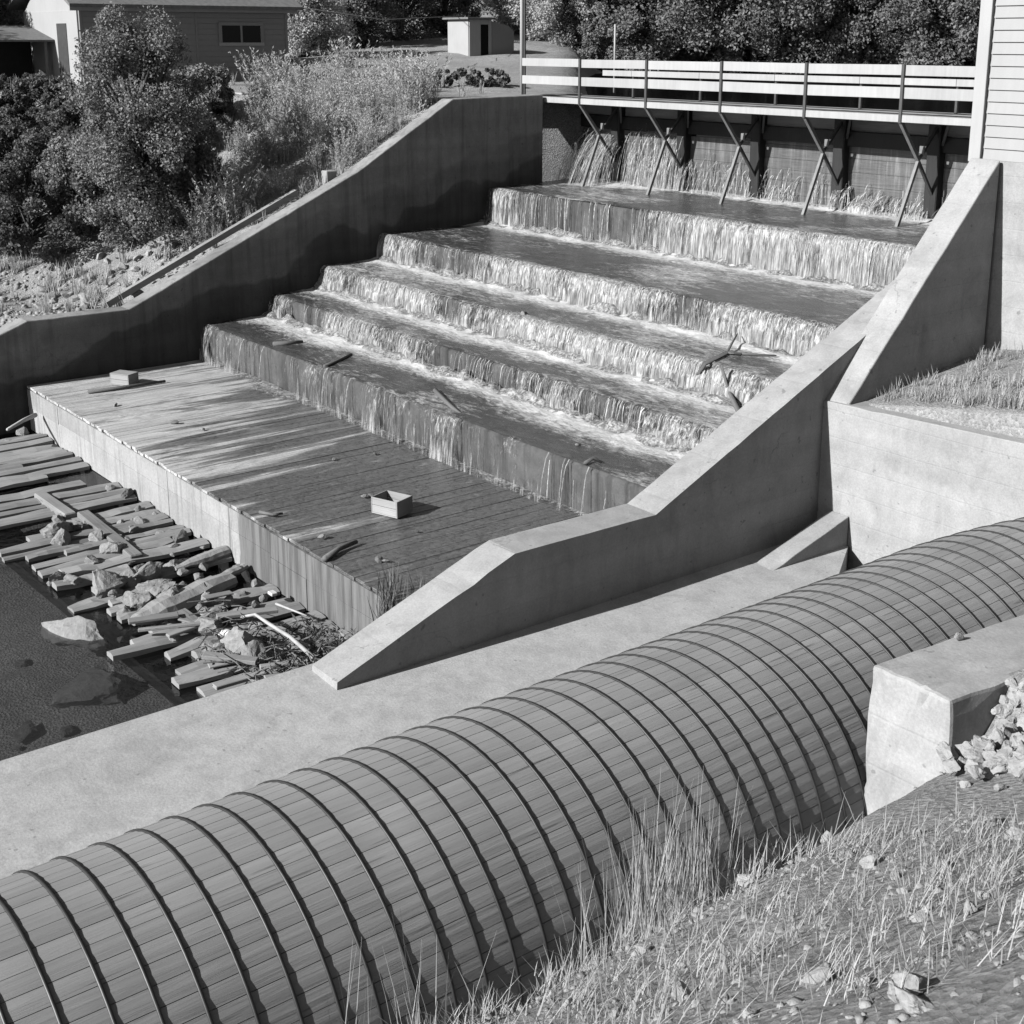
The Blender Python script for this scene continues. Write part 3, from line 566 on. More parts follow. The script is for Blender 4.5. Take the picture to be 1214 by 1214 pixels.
# ------------------------------------------------------------------ wood stave pipe with steel hoops
PR, PX, PZ = 1.2, -6.5, -4.1
def path():
    pts = []; y = 0.0
    while y < 9.6: pts.append((Vector((PX, y, PZ)), Vector((0, 1, 0)))); y += .3
    a = 0.0; Rr = 6.0; c = Vector((PX + Rr, y, PZ))
    while a < R(80):
        pts.append((c + Vector((-Rr * math.cos(a), Rr * math.sin(a), a * .25)), Vector((math.sin(a), math.cos(a), 0)))); a += .3 / Rr
    return pts
PATH = path(); NST = 66
pk = tag(empty('wooden_pipe', (PX, 5, -5.3)), 'large wood stave pipe banded with steel hoops running beside the concrete floor', 'pipe')
def ring(p, t, r, a): s = Vector((t.y, -t.x, 0)); return p + s * (r * math.cos(a)) + Vector((0, 0, r * math.sin(a)))
for k in range(NST):
    a0 = 2 * math.pi * k / NST; g = .002 / PR; da = 2 * math.pi / NST; rr = PR + random.uniform(-.001, .001)
    V = []
    for p, t in PATH: V += [ring(p, t, PR - .05, a0 + g), ring(p, t, rr, a0 + g), ring(p, t, rr + .003, a0 + da / 2), ring(p, t, rr, a0 + da - g), ring(p, t, PR - .05, a0 + da - g)]
    F = []
    for i in range(len(PATH) - 1):
        for j in range(4): b = i * 5 + j; F.append((b, b + 5, b + 6, b + 1))
    mk('stave', V, F, M['stave'], pk)
hs = 0.0; nxt = .1
for i in range(len(PATH) - 1):
    (p, t), (p2, t2) = PATH[i], PATH[i + 1]; L = (p2 - p).length
    while nxt <= hs + L:
        f = (nxt - hs) / L; q = p.lerp(p2, f); tt = t.lerp(t2, f).normalized(); seg = 80; bm = bmesh.new()
        rings = []
        for m in range(seg):
            a = 2 * math.pi * m / seg
            rings.append([bm.verts.new(ring(q + tt * (.013 * math.cos(b)), tt, PR + .006 + .009 * math.sin(b), a)) for b in (.8, 2.36, 3.93, 5.5)])
        for m in range(seg):
            r0, r1 = rings[m], rings[(m + 1) % seg]
            for b in range(4): bm.faces.new((r0[b], r1[b], r1[(b + 1) % 4], r0[(b + 1) % 4]))
        frombm('hoop', bm, M['hoop'], pk, True); nxt += .225 + random.uniform(-.012, .012)
    hs += L

# concrete block beside the pipe
bz = -2.72; A = onZ(868, 815, bz); B = onZ(928, 842, bz); Cc = onZ(978, 778, bz); D = B + (Cc - A) 
dirv = (Cc - A).normalized(); far = 3.2
poly = [(A.x, A.y), (B.x, B.y), (B.x + dirv.x * far, B.y + dirv.y * far), (A.x + dirv.x * far, A.y + dirv.y * far)]
bm = bmesh.new(); n = 4
a_ = [bm.verts.new((x, y, -4.7)) for x, y in poly]; b_ = [bm.verts.new((x, y, bz)) for x, y in poly]
bm.faces.new(a_[::-1]); bm.faces.new(b_)
for i in range(4): bm.faces.new((a_[i], a_[(i + 1) % 4], b_[(i + 1) % 4], b_[i]))
bmesh.ops.subdivide_edges(bm, edges=list(bm.edges), cuts=14, use_grid_fill=True)
for v in bm.verts:
    c = v.co; nn = mnoise.noise(c * 9) * .012 + mnoise.noise(c * 2.1) * .012
    v.co += Vector((nn, nn, mnoise.noise(c * 7 + Vector((3, 1, 4))) * .012))
bmesh.ops.bevel(bm, geom=[e for e in bm.edges if e.calc_face_angle(0) > .9], offset=.03, segments=2, affect='EDGES', profile=.6)
tag(frombm('concrete_block', bm, M['conc_block']), 'chipped concrete block beside the banded pipe with a stone on top', 'block')

# ------------------------------------------------------------------ rocks
def rock_mesh(seed, sub=2, flat_=.6, rough=.2):
    bm = bmesh.new(); bmesh.ops.create_icosphere(bm, subdivisions=sub, radius=.5); s = Vector((seed * 3.1, seed * 1.7, seed * .9)); rs = random.Random(seed)
    planes = [(Vector((rs.uniform(-1, 1), rs.uniform(-1, 1), rs.uniform(-.6, 1))).normalized(), rs.uniform(.2, .38)) for _ in range(12)]
    for v in bm.verts:
        for n_, d_ in planes:
            e = v.co.dot(n_) - d_
            if e > 0: v.co -= n_ * e * .97
        nn = mnoise.fractal(v.co * 2.2 + s, 1, 2, 4); v.co *= 1 + rough * nn * .6 + .07 * mnoise.noise(v.co * 9 + s) + .04 * mnoise.noise(v.co * 21 + s)
        v.co.z *= flat_
    me = bpy.data.meshes.new('rock'); bmesh.ops.recalc_face_normals(bm, faces=bm.faces); bm.to_mesh(me); bm.free(); return me
ROCKS = [rock_mesh(k, 2, random.uniform(.55, .85)) for k in range(9)]
BIGR = [rock_mesh(50 + k, 4, .8, .4) for k in range(4)]
def rock(me, p, sc, mat, label, group=None, name='rock', rot=None, sink=.25):
    key = me.name + mat.name
    m2 = RC.get(key)
    if m2 is None: m2 = me.copy(); m2.name = 'rock'; m2.materials.clear(); m2.materials.append(mat); RC[key] = m2
    o = bpy.data.objects.new(name, m2); COL.objects.link(o); s = sc if isinstance(sc, tuple) else (sc * random.uniform(.8, 1.25), sc * random.uniform(.75, 1.2), sc * random.uniform(.7, 1.1))
    o.scale = s; o.location = (p[0], p[1], p[2] + s[2] * (.32 - sink * .5)); o.rotation_euler = rot or (random.uniform(-.4, .4), random.uniform(-.4, .4), random.uniform(0, 6.28))
    return tag(o, label, 'rock', group)
RC = {}
def wz(px, py, z): return onZ(px, py, z)
p = wz(282, 800, -6.95); rock(BIGR[0], (p.x, p.y, -6.90), (1.35, .62, .66), M['rock'], 'long pale boulder standing out of the dark pool', name='boulder', rot=(.05, 0, .55), sink=.1)
p = wz(287, 838, -7.2); rock(BIGR[3], (p.x, p.y, -7.3), (1.5, 1.3, .55), M['rock'], 'broad round boulder lying under water beside the pale boulder', name='boulder', rot=(0, 0, .3), sink=.1)
p = wz(404, 822, -6.9); rock(BIGR[2], (p.x, p.y + .1, -6.95), (.95, .75, 1.05), M['rock'], 'square pale boulder against the edge of the concrete floor', name='boulder', rot=(.2, .1, 1.0), sink=.1)
big = [(268, 715, .75, 'rounded rock at the broken end of the timber mat, leftmost of the row'), (296, 722, .45, 'flat rock beside the crossed timbers'), (304, 757, .85, 'pale angular rock at the edge of the pool below the timbers'), (333, 748, .6, 'pale rock leaning on the longest broken log'), (352, 742, .55, 'upright rock beside the cracked plank'), (338, 760, .65, 'knobbly rock above the pointed log'), (291, 739, .4, 'small pale rock at the pool edge among timbers'), (356, 722, .45, 'dark rock on the timber mat below the apron face'), (318, 687, .4, 'dark wet rock lying against the apron face'), (352, 790, .35, 'small wedge of rock beside the short stacked planks'), (240, 642, .35, 'small rock at the foot of the far training wall'), (230, 648, .3, 'small pale rock beside the far training wall foot'), (400, 742, .3, 'small cube of rock against the apron face'), (392, 733, .25, 'pale chip of rock near the apron face'), (375, 735, .35, 'rough rock at the broken plank end'), (312, 795, .2, 'little pale stone in the pool beside the long boulder')]
for px, py, s, lab in big:
    z = -6.72 if py < 775 else -6.9; p = wz(px, py + 4, z); rock(random.choice(BIGR), (p.x, p.y, z), s, M['rock'] if 'dark' not in lab else M['rock_dark'], lab)
for i in range(34):
    px = random.uniform(262, 415); py = 702 + (px - 262) * .52 + random.uniform(-4, 50); p = wz(px, py, -6.68)
    if p.y < 8.85 and p.x < -13.2: rock(random.choice(BIGR), (p.x, p.y, -6.72), random.choice([.3, .38, .46, .6]), M['rock'], 'rough grey rock lying on the broken timbers below the apron', 'rocks on the timber mat', sink=.2)
for _ in range(60):
    px = random.uniform(285, 470); py = 655 + (px - 300) * .75 + random.uniform(10, 75)
    p = wz(px, py, -6.72)
    if p.y < 8.9 and p.x < -13: rock(random.choice(ROCKS), (p.x, p.y, -6.70), random.uniform(.10, .32), M['rock'], 'small loose stone lying on the timber mat below the apron', 'small stones on the timber mat')
# rubble on the near bank
p = onZ(933, 797, bz); rock(ROCKS[2], (p.x, p.y, bz + .02), (.10, .09, .10), M['rubble'], 'single pale stone resting on top of the concrete block', sink=.35)
def by_block(x, y): q = (x - A.x, y - A.y); u = q[0] * dirv.x + q[1] * dirv.y; v = q[0] * dirv.y - q[1] * dirv.x; return -.12 < u < 3.3 and -.2 < v < .70
for _ in range(420):
    px, py = random.uniform(925, 990), random.uniform(788, 900); p = onG(px, py)
    if by_block(p.x, p.y) or p.x < -5.0: continue
    rock(random.choice(BIGR), (p.x, p.y, hz(p.x, p.y) + random.uniform(-.01, .07)), random.choice([.07, .09, .11, .13, .16]), M['rubble'], 'pale broken stone in the rubble beside the concrete block', 'rubble beside the block', sink=.15)
for _ in range(60):
    px, py = random.uniform(560, 990), random.uniform(915, 1085); p = onG(px, py)
    if by_block(p.x, p.y) or p.x < -4.9: continue
    rock(random.choice(BIGR), (p.x, p.y, hz(p.x, p.y)), random.choice([.05, .07, .1, .13]), M['rubble'], 'loose pale stone on the near gravel bank', 'loose stones on the near bank')
# stones of the rocky slope beyond the far wall
for _ in range(110):
    px, py = random.uniform(232, 375), random.uniform(492, 556)
    if py < 545 - (px - 232) * .38 - 8: continue
    p = onG(px, py)
    if p.x > XL - .7: continue
    rock(random.choice(ROCKS), (p.x, p.y, hz(p.x, p.y)), random.uniform(.12, .42), M['rubble'], 'pale stone on the rocky slope behind the far training wall', 'stones on the far rocky slope')

def gravel(name, pts, sizes, mat, label):
    t_ = (1 + 5 ** .5) / 2; B = np.array([(-1, t_, 0), (1, t_, 0), (-1, -t_, 0), (1, -t_, 0), (0, -1, t_), (0, 1, t_), (0, -1, -t_), (0, 1, -t_), (t_, 0, -1), (t_, 0, 1), (-t_, 0, -1), (-t_, 0, 1)]) / 1.9
    Fc = np.array([(0, 11, 5), (0, 5, 1), (0, 1, 7), (0, 7, 10), (0, 10, 11), (1, 5, 9), (5, 11, 4), (11, 10, 2), (10, 7, 6), (7, 1, 8), (3, 9, 4), (3, 4, 2), (3, 2, 6), (3, 6, 8), (3, 8, 9), (4, 9, 5), (2, 4, 11), (6, 2, 10), (8, 6, 7), (9, 8, 1)])
    n = len(pts); P = np.array(pts); S = np.array(sizes)[:, None, None] * RNG.uniform(.6, 1.3, (n, 1, 3)) * np.array([1, 1, .7]); V = B[None] * RNG.uniform(.65, 1.2, (n, 12, 1)) * S * .5
    a = RNG.uniform(0, 6.28, n); c, s_ = np.cos(a)[:, None], np.sin(a)[:, None]; V = np.stack([V[..., 0] * c - V[..., 1] * s_, V[..., 0] * s_ + V[..., 1] * c, V[..., 2]], -1) + P[:, None, :]
    q = (Fc[None] + (np.arange(n) * 12)[:, None, None]).reshape(-1, 3); me = bpy.data.meshes.new(name)
    me.vertices.add(n * 12); me.vertices.foreach_set('co', V.reshape(-1).astype('f4')); me.loops.add(q.size); me.loops.foreach_set('vertex_index', q.reshape(-1).astype('i4'))
    me.polygons.add(len(q)); me.polygons.foreach_set('loop_start', np.arange(0, q.size, 3, dtype='i4')); me.update(calc_edges=True)
    return tag(link(name, me, mat), label, 'gravel', kind='stuff')
gp = [(random.uniform(-5.2, -.6), random.uniform(.4, 13.8)) for _ in range(20000)]
q_ = land(np.array([g[0] for g in gp]), np.array([g[1] for g in gp]))
gp = [(g[0], g[1], z - .008) for g, z in zip(gp, q_) if fbm(g[0] * .8, g[1] * .8, 33) > -.25]
gravel('gravel', gp, [random.choice([.012, .015, .02, .02, .03, .05]) for _ in gp], M['rubble'], 'fine gravel strewn over the near bank')
gp = []
for _ in range(2600):
    x, y = random.uniform(-38, -29.8), random.uniform(2.5, 14)
    if fbm(x * .5, y * .5, 35) > -.1: gp.append((x, y))
q_ = land(np.array([g[0] for g in gp]), np.array([g[1] for g in gp])); gp = [(g[0], g[1], z) for g, z in zip(gp, q_)]
gravel('gravel', gp, [random.choice([.06, .09, .12, .2]) for _ in gp], M['rubble'], 'loose stones strewn over the far bank below the bushes')
for _ in range(22):
    px, py = random.uniform(215, 400), random.uniform(745, 885); p = wz(px, py, -7.2)
    if p.y > 6.4 or p.x > -13.3: continue
    s_ = random.choice([.2, .28, .36, .5]); rock(random.choice(BIGR), (p.x, p.y, -7.32), (s_, s_ * random.uniform(.6, .9), s_ * .5), M['rock_dark'], 'flat stone under the water of the dark pool', 'stones under the pool water', sink=.2)
# ------------------------------------------------------------------ broken timber mat below the apron, driftwood and litter
tm = tag(empty('timber_mat', (-21, 9, -6.9)), 'broken mat of grey timbers laid below the apron face', 'timber mat')
x = -29.0
while x < -15.2:
    wd = random.uniform(.18, .40); L = (5.0 if x < -23.2 else 6.35) + random.uniform(-.4, .9); z = -6.67 + random.uniform(-.03, .03); y1 = 8.99
    if random.random() < (.1 if x < -23 else .3): y1 = random.uniform(7.3, 8.6)
    if random.random() > .05:
        bm = bmesh.new(); ns = 9; hw = wd / 2 - .008; rows = []
        cx = x + wd / 2; tilt = random.uniform(-.03, .03); skw = random.uniform(-.16, .16) * (1.2 if x > -20 else .3)
        for i in range(ns + 1):
            f = i / ns; y = L + (y1 - L) * f; tp = .75 + .25 * min(1, f * 4); ww = hw * (tp if i < 2 else random.uniform(.93, 1.03)) ; dz = mnoise.noise(Vector((cx * 3, y * 2, 1))) * .03 + tilt * (f - .5) * 2
            sk = (f - .5) * skw; rows.append([(cx + sk - ww, y, z - .08 + dz), (cx + sk - ww * .98, y, z + dz - random.uniform(0, .02)), (cx + sk - ww * .3, y, z + dz + random.uniform(-.005, .03)), (cx + sk + ww * .4, y, z + dz + random.uniform(-.01, .03)), (cx + sk + ww, y, z + dz - random.uniform(0, .03)), (cx + sk + ww, y, z - .08 + dz)])
        vv = [[bm.verts.new(c) for c in r] for r in rows]
        for r0, r1 in zip(vv, vv[1:]):
            for j in range(6): bm.faces.new((r0[j], r0[(j + 1) % 6], r1[(j + 1) % 6], r1[j]))
        bm.faces.new(vv[0][::-1]); bm.faces.new(vv[-1]); frombm('timber', bm, M['timber'], tm)
    x += wd
for (a, b) in (((284, 704), (324, 737)), ((252, 690), (275, 706)), ((345, 770), (372, 790))):
    pa, pb = wz(*a, -6.66), wz(*b, -6.66); bar('cross_timber', M['timber_x'], pa, pb, .22, .16, tm, bev=.02)
bar('cross_timber', M['dark_timber'], (-29, 6.45, -7.16), (-13.0, 6.85, -7.1), .5, .2, tm, bev=.03)
bar('cross_timber', M['dark_timber'], (-29, 8.2, -7.05), (-13.0, 8.2, -7.05), .4, .2, tm, bev=.03)
def logx(name, pxs, z, r0, mat, label, cat, flat_=.6):
    pts = [wz(a, b, z) for a, b in pxs]; P = []
    n_ = 10
    for i in range(n_ + 1):
        f = i / n_ * (len(pts) - 1); k = min(int(f), len(pts) - 2); P.append(pts[k].lerp(pts[k + 1], f - k) + Vector((0, 0, mnoise.noise(Vector((i * .7, r0 * 9, 3))) * r0 * .25)))
    rad = [r0 * (.35 + .65 * min(1, i / 3.5)) * (1 + .15 * mnoise.noise(Vector((i * 1.3, pts[0].x, 0)))) * (1 if i < n_ - 1 else .8) for i in range(n_ + 1)]
    bm = bmesh.new(); tube_bm(bm, P, rad, 9); cz = z
    for v in bm.verts: v.co.z = cz + (v.co.z - cz) * flat_ + mnoise.noise(v.co * 6) * .015
    return tag(frombm(name, bm, mat), label, cat)
logx('log', [(320, 784), (345, 774), (392, 752)], -6.62, .26, M['drift'], 'big pointed grey log lying across the rubble below the apron', 'log')
logx('log', [(376, 808), (420, 786)], -6.75, .12, M['drift'], 'upper of two short grey logs beside the square boulder', 'log')
logx('log', [(380, 816), (424, 795)], -6.80, .12, M['drift'], 'lower of two short grey logs beside the square boulder', 'log')
logx('log', [(350, 802), (392, 788)], -6.80, .09, M['drift'], 'thin grey log at the edge of the pool', 'log')
logx('log', [(352, 744), (398, 728)], -6.60, .14, M['drift'], 'cracked grey plank end beside the upright rock', 'log')
logx('log', [(376, 756), (404, 742)], -6.60, .10, M['drift'], 'short split timber near the apron face', 'log')
def stick(name, pxs, z, r0, mat, label, cat='stick', lift=0):
    pts = [wz(a, b, z) + Vector((0, 0, lift * math.sin(math.pi * i / max(1, len(pxs) - 1)))) for i, (a, b) in enumerate(pxs)]
    return tag(tube(name, mat, pts, [r0 * (1 - .5 * i / len(pts)) for i in range(len(pts))], None, 6), label, cat)
stick('stick', [(455, 810), (438, 800), (422, 792), (412, 783), (400, 780)], -6.55, .035, M['stick_pale'], 'pale curved stick leaning from the wall foot over the debris', lift=.15)
stick('stick', [(452, 802), (443, 798), (436, 795)], -6.55, .03, M['stick_pale'], 'short pale stick beside the curved stick')
stick('stick', [(427, 770), (440, 775), (450, 779)], -6.5, .02, M['stick_pale'], 'thin pale twig on the debris by the apron face')
tag(box('scrap_board', M['paper'], *(lambda p: (p.x - .16, p.x + .16, p.y - .055, p.y + .055))(wz(391, 792, -6.6)), -6.66, -6.55, None, .03, Matrix.Rotation(.35, 3, 'Z'), wz(391, 792, -6.6)), 'bright white scrap of board lying on the debris', 'scrap')
tag(box('paper_scrap', M['paper'], *(lambda p: (p.x - .07, p.x + .07, p.y - .05, p.y + .05))(wz(424.5, 762, -6.55)), -6.58, -6.53, None, .01), 'small bright white scrap below the stained apron face', 'scrap')
stick('stick', [(249, 630), (240, 634), (228, 641)], -6.2, .05, M['stick_pale'], 'pale pole leaning at the left end of the apron face', 'stick')
for i in range(18):
    px = random.uniform(330, 440); py = 690 + (px - 262) * .62 + random.uniform(-6, 62); p = wz(px, py, -6.62)
    if p.y > 8.9 or p.x > -12.9: continue
    a = random.gauss(1.5, .35); L = random.uniform(.3, 1.1); d_ = Vector((math.cos(a), math.sin(a), random.uniform(-.08, .08))) * L / 2; c_ = Vector((p.x, p.y, -6.60 + random.uniform(0, .1)))
    tag(bar('broken_board', M['timber'], c_ - d_, c_ + d_, random.uniform(.06, .17), random.uniform(.025, .06), None, bev=.008), 'short broken grey board lying among the stones below the apron', 'board', 'broken boards below the apron')
bm = bmesh.new()
for i in range(170):
    px = random.uniform(372, 465); py = 690 + (px - 262) * .66 + random.uniform(-4, 55); p = wz(px, py, -6.62)
    if p.y > 8.95 or p.x > -12.7: continue
    a = random.uniform(0, 6.28); L = random.uniform(.15, .6); d_ = Vector((math.cos(a), math.sin(a), random.uniform(-.2, .2))) * L / 2; c_ = Vector((p.x, p.y, -6.60 + random.uniform(0, .12)))
    tube_bm(bm, [c_ - d_, c_ + Vector((random.uniform(-.04, .04), random.uniform(-.04, .04), .03)), c_ + d_], [.011, .009, .004], 4)
tag(frombm('twigs', bm, M['stick']), 'litter of broken twigs over the timbers below the apron', 'twigs', kind='stuff')
# sticks and branches stranded on the steps
def branch(pts, r0, label, twigs=()):
    bm = bmesh.new(); tube_bm(bm, pts, [r0 * (1 - .6 * i / len(pts)) for i in range(len(pts))], 6)
    for tw in twigs: tube_bm(bm, tw, [r0 * .6, r0 * .25][:len(tw)] if len(tw) == 2 else [r0 * .6 * (1 - .5 * i / len(tw)) for i in range(len(tw))], 5)
    return tag(frombm('branch', bm, M['stick'], None, True), label, 'branch')
a = onZ(733, 610, -4.40); b = onY(745, 592, 16.3); c = onZ(761, 584, -3.82); d2 = onZ(772, 585, -3.82); e2 = onY(769, 570, 17.9); g2 = onZ(798, 586, -3.8)
branch([a, b, c, d2], .05, 'dark forked branch hanging over the third fall near the near wall', [[c, e2], [c, g2], [c, onZ(752, 580, -3.8)]])
branch([onZ(770, 628, -4.38), onZ(763, 612, -4.2), onY(757, 593, 16.2)], .05, 'thin bare branch leaning against the third fall by the near wall', [[onZ(768, 624, -4.36), onZ(752, 615, -4.3)]])
branch([onZ(545, 612, -4.9), onZ(556, 623, -4.9), onZ(573, 637, -5.0)], .05, 'pale drift stick caught on the lip of the lowest step')
branch([onZ(463, 594, -4.9), onZ(473, 590, -4.9), onZ(483, 585, -4.9)], .04, 'thin dark stick lying on the fifth tread')
branch([onZ(425, 578, -4.9), onZ(436, 577, -4.9), onZ(447, 576, -4.9)], .07, 'short stubby branch stranded on the fifth tread near the far wall')
branch([onZ(463, 737, -5.72), onZ(474, 729, -5.70), onZ(487, 724, -5.7)], .05, 'dark bent stick at the front edge of the apron')
branch([onZ(656, 666, -4.9), onZ(662, 662, -4.85), onZ(668, 665, -4.9)], .035, 'small curl of branch on the lip of the lowest step')
branch([onZ(415, 702, -5.72), onZ(425, 704, -5.71), onZ(432, 703, -5.72)], .03, 'pale splinter lying at the apron edge')
branch([onZ(288, 613, -5.72), onZ(318, 609, -5.71), onZ(345, 605, -5.72)], .05, 'long dark pole lying on the apron near the small box')
for i, (px, py, s) in enumerate([(352, 636, .22), (373, 641, .16), (308, 623, .18), (500, 659, .14), (470, 663, .12), (461, 721, .2), (504, 738, .22), (508, 739, .18), (492, 691, .18), (497, 690, .15), (628, 642, .14), (651, 653, .16), (532, 717, .12), (610, 556, .3), (573, 568, .25)]):
    z = -5.74 if i < 10 or i == 12 else (-4.93 if i < 12 else (-3.86 if i == 13 else -4.42)); p = onZ(px, py, z)
    rock(ROCKS[i % 9], (p.x, p.y, z), (s, s * .7, s * .6), M['rock'] if i % 3 else M['rock_dark'], ['dark knob of debris on the dry planks', 'dark chip beside the knob of debris on the planks', 'flat dark chip on the planks behind the front edge', 'pale pebble below the lowest riser', 'dark clot on the middle of the apron', 'pale stone near the front edge of the apron', 'pale clump of litter on the apron near the near wall', 'second pale clump of litter near the near wall', 'dark clod beside the crate', 'pale clod just left of the crate', 'upper dark clod on the fifth tread', 'pebble right of the crate', 'lower dark clod on the fifth tread', 'dark lump on the lip of the third fall', 'dark lump on the fourth tread'][i], None, 'debris_lump' if i not in (5,) else 'stone')
def crate(name, p, rz, sx, sy, sz, label, open_=True):
    t = tag(empty(name, p, 0), label, 'crate'); th = .018; Rz = Matrix.Rotation(rz, 3, 'Z')
    def bx(nm, x0, x1, y0, y1, z0, z1): return box(nm, M['crate'], p.x + x0, p.x + x1, p.y + y0, p.y + y1, p.z + z0, p.z + z1, t, .003)
    bx('bottom', -sx / 2, sx / 2, -sy / 2, sy / 2, 0, th)
    for s in (-1, 1):
        bx('end_panel', s * sx / 2 - (th if s > 0 else 0), s * sx / 2 + (0 if s > 0 else th), -sy / 2, sy / 2, th, sz)
        for k in range(2): bx('side_slat', -sx / 2 + th + .001, sx / 2 - th - .001, s * sy / 2 - (th if s > 0 else 0), s * sy / 2 + (0 if s > 0 else th), th + k * (sz - th) / 2 + .004, th + (k + 1) * (sz - th) / 2 - .004)
    if not open_: bx('lid', -sx / 2, sx / 2, -sy / 2, sy / 2, sz, sz + th)
    t.rotation_euler = (0, 0, rz); return t
p = onZ(510, 704, -5.745); crate('wooden_crate', Vector((p.x - .06, p.y + .12, -5.745)), .33, .52, .40, .27, 'open wooden crate standing on the wet planks of the apron')
p = onZ(315, 607, -5.745); crate('wooden_crate', Vector((p.x, p.y, -5.745)), .5, .5, .34, .24, 'closed pale wooden box on the apron beside the far training wall', False)

# ------------------------------------------------------------------ vegetation
def leaves(n, cen, rad, sz, asp=.55, upb=.3, rng=RNG):
    """n leaf quads around clump centres; cen (k,3), rad (k,)"""
    k = rng.integers(0, len(cen), n); d = rng.normal(size=(n, 3)); d /= np.linalg.norm(d, axis=1)[:, None] + 1e-9
    P = cen[k] + d * (rad[k] * rng.random(n) ** .45)[:, None]
    nrm = rng.normal(size=(n, 3)) + np.array([0, 0, upb]) + d * .7; nrm /= np.linalg.norm(nrm, axis=1)[:, None]
    t = np.cross(nrm, rng.normal(size=(n, 3))); t /= np.linalg.norm(t, axis=1)[:, None] + 1e-9; b = np.cross(nrm, t)
    s = (sz * rng.uniform(.6, 1.4, n))[:, None]; u = t * s; v = b * s * asp
    return np.stack([P - u, P - v + u * .1, P + u, P + v + u * .1], 1)
def tree_parts(rng, h, wdt, n, sz, trunk_h=.25, clumps=26, shape=1.0):
    """crown quads + trunk bmesh for a tree of height h centred on the origin"""
    cen = []; tips = []
    for i in range(clumps):
        f = rng.uniform(trunk_h, 1) ; a = rng.uniform(0, 6.283); r = wdt / 2 * math.sqrt(max(0, 1 - ((f - .5) / .56) ** 2)) * rng.uniform(.35, 1.0) * shape
        cen.append((math.cos(a) * r, math.sin(a) * r, f * h * .95))
    cen = np.array(cen); rad = rng.uniform(.06, .17, clumps) * min(h, wdt) 
    bm = bmesh.new(); tr = h * .028
    tp = [(0, 0, -.25), (rng.normal() * .05 * h * .2, rng.normal() * .05 * h * .2, h * .3), (rng.normal() * .03 * h, rng.normal() * .03 * h, h * .62), (0, 0, h * .9)]
    tube_bm(bm, tp, [tr * 1.25, tr, tr * .6, tr * .15], 7)
    for c in cen[::2]:
        z0 = c[2] * rng.uniform(.35, .7); tube_bm(bm, [(0, 0, z0), (c[0] * .5, c[1] * .5, z0 + (c[2] - z0) * .55), tuple(c)], [tr * .45, tr * .3, tr * .1], 5)
    return leaves(n, cen, rad, sz, .6, .4, rng), bm
def make_tree(name, p, h, wdt, n, sz, mat, label, cat='tree', group=None, seed=1, trunk_h=.25, clumps=26, bark=None):
    rng = np.random.default_rng(seed); t = tag(empty(name, p, rng.uniform(0, 6)), label, cat, group)
    V, bm = tree_parts(rng, h, wdt, n, sz, trunk_h, clumps)
    quads('crown', V, mat, t); me = bpy.data.meshes.new('trunk'); bm.to_mesh(me); bm.free(); link('trunk', me, bark or M['bark'], t, smooth=True); return t
def copy_tree(src, p, rz, s, label, group=None):
    r = src.copy(); COL.objects.link(r); r.location = p; r.rotation_euler = (0, 0, rz); r.scale = s; r['label'] = label
    if group: r['group'] = group
    for ch in src.children: c = ch.copy(); COL.objects.link(c); c.parent = r
    return r
def G(px, py): p = onG(px, py); return Vector((p.x, p.y, hz(p.x, p.y) - .03))
# the big dark shrub and its neighbours on the far bank
g0 = G(330, 500); make_tree('leafy_shrub', g0, 5.7, 3.7, 64000, .037, M['leaf_mid'], 'tall dark leafy shrub in front of the grey house window', 'shrub', None, 11, .03, 110)
lb = [((246, 512), 2.3, 3.4, 'dark rounded bush above the rocky slope at the left'), ((292, 492), 2.4, 2.8, 'dense bush between the tall shrub and the dark rounded bush'), ((245, 470), 2.0, 4.0, 'dark bush growing in front of the bright house end'), ((365, 484), 1.7, 2.0, 'leafy bush against the right side of the tall shrub'), ((375, 424), 1.9, 2.0, 'leafy bush on the bank below the house window'), ((205, 505), 2.6, 4.2, 'dark bush beyond the foot of the far wall'), ((150, 480), 3.4, 4.6, 'large dark bush left of the rocky slope'), ((95, 500), 2.6, 4.4, 'dark bush low on the far left bank'), ((35, 480), 3.2, 5.0, 'leftmost dark bush on the far bank'), ((215, 470), 2.2, 3.6, 'dark bush behind the dark rounded bush at the left'), ((325, 455), 2.2, 2.6, 'dark bush at the back of the tall shrub'), ((120, 520), 2.0, 3.6, 'low dark bush at the foot of the left bank'), ((60, 455), 3.0, 4.6, 'dark bush behind the leftmost bush'), ((233, 414), 1.5, 3.0, 'dark bush below the lean-to'), ((258, 412), 1.3, 2.6, 'low dark bush below the bright house end'), ((222, 436), 1.8, 3.4, 'dark bush at the left edge below the lean-to'), ((276, 425), 1.4, 2.4, 'low bush left of the tall shrub below the house corner'), ((268, 450), 1.8, 2.6, 'dark bush left of the tall shrub at the house corner')]
for i, ((px, py), h, wd, lab) in enumerate(lb):
    make_tree('bush', G(px, py), h, wd, 26000, .042, M['leaf_mid'] if i in (1, 3, 4) else M['leaf_dark'], lab, 'bush', None, 30 + i, .05, 60)
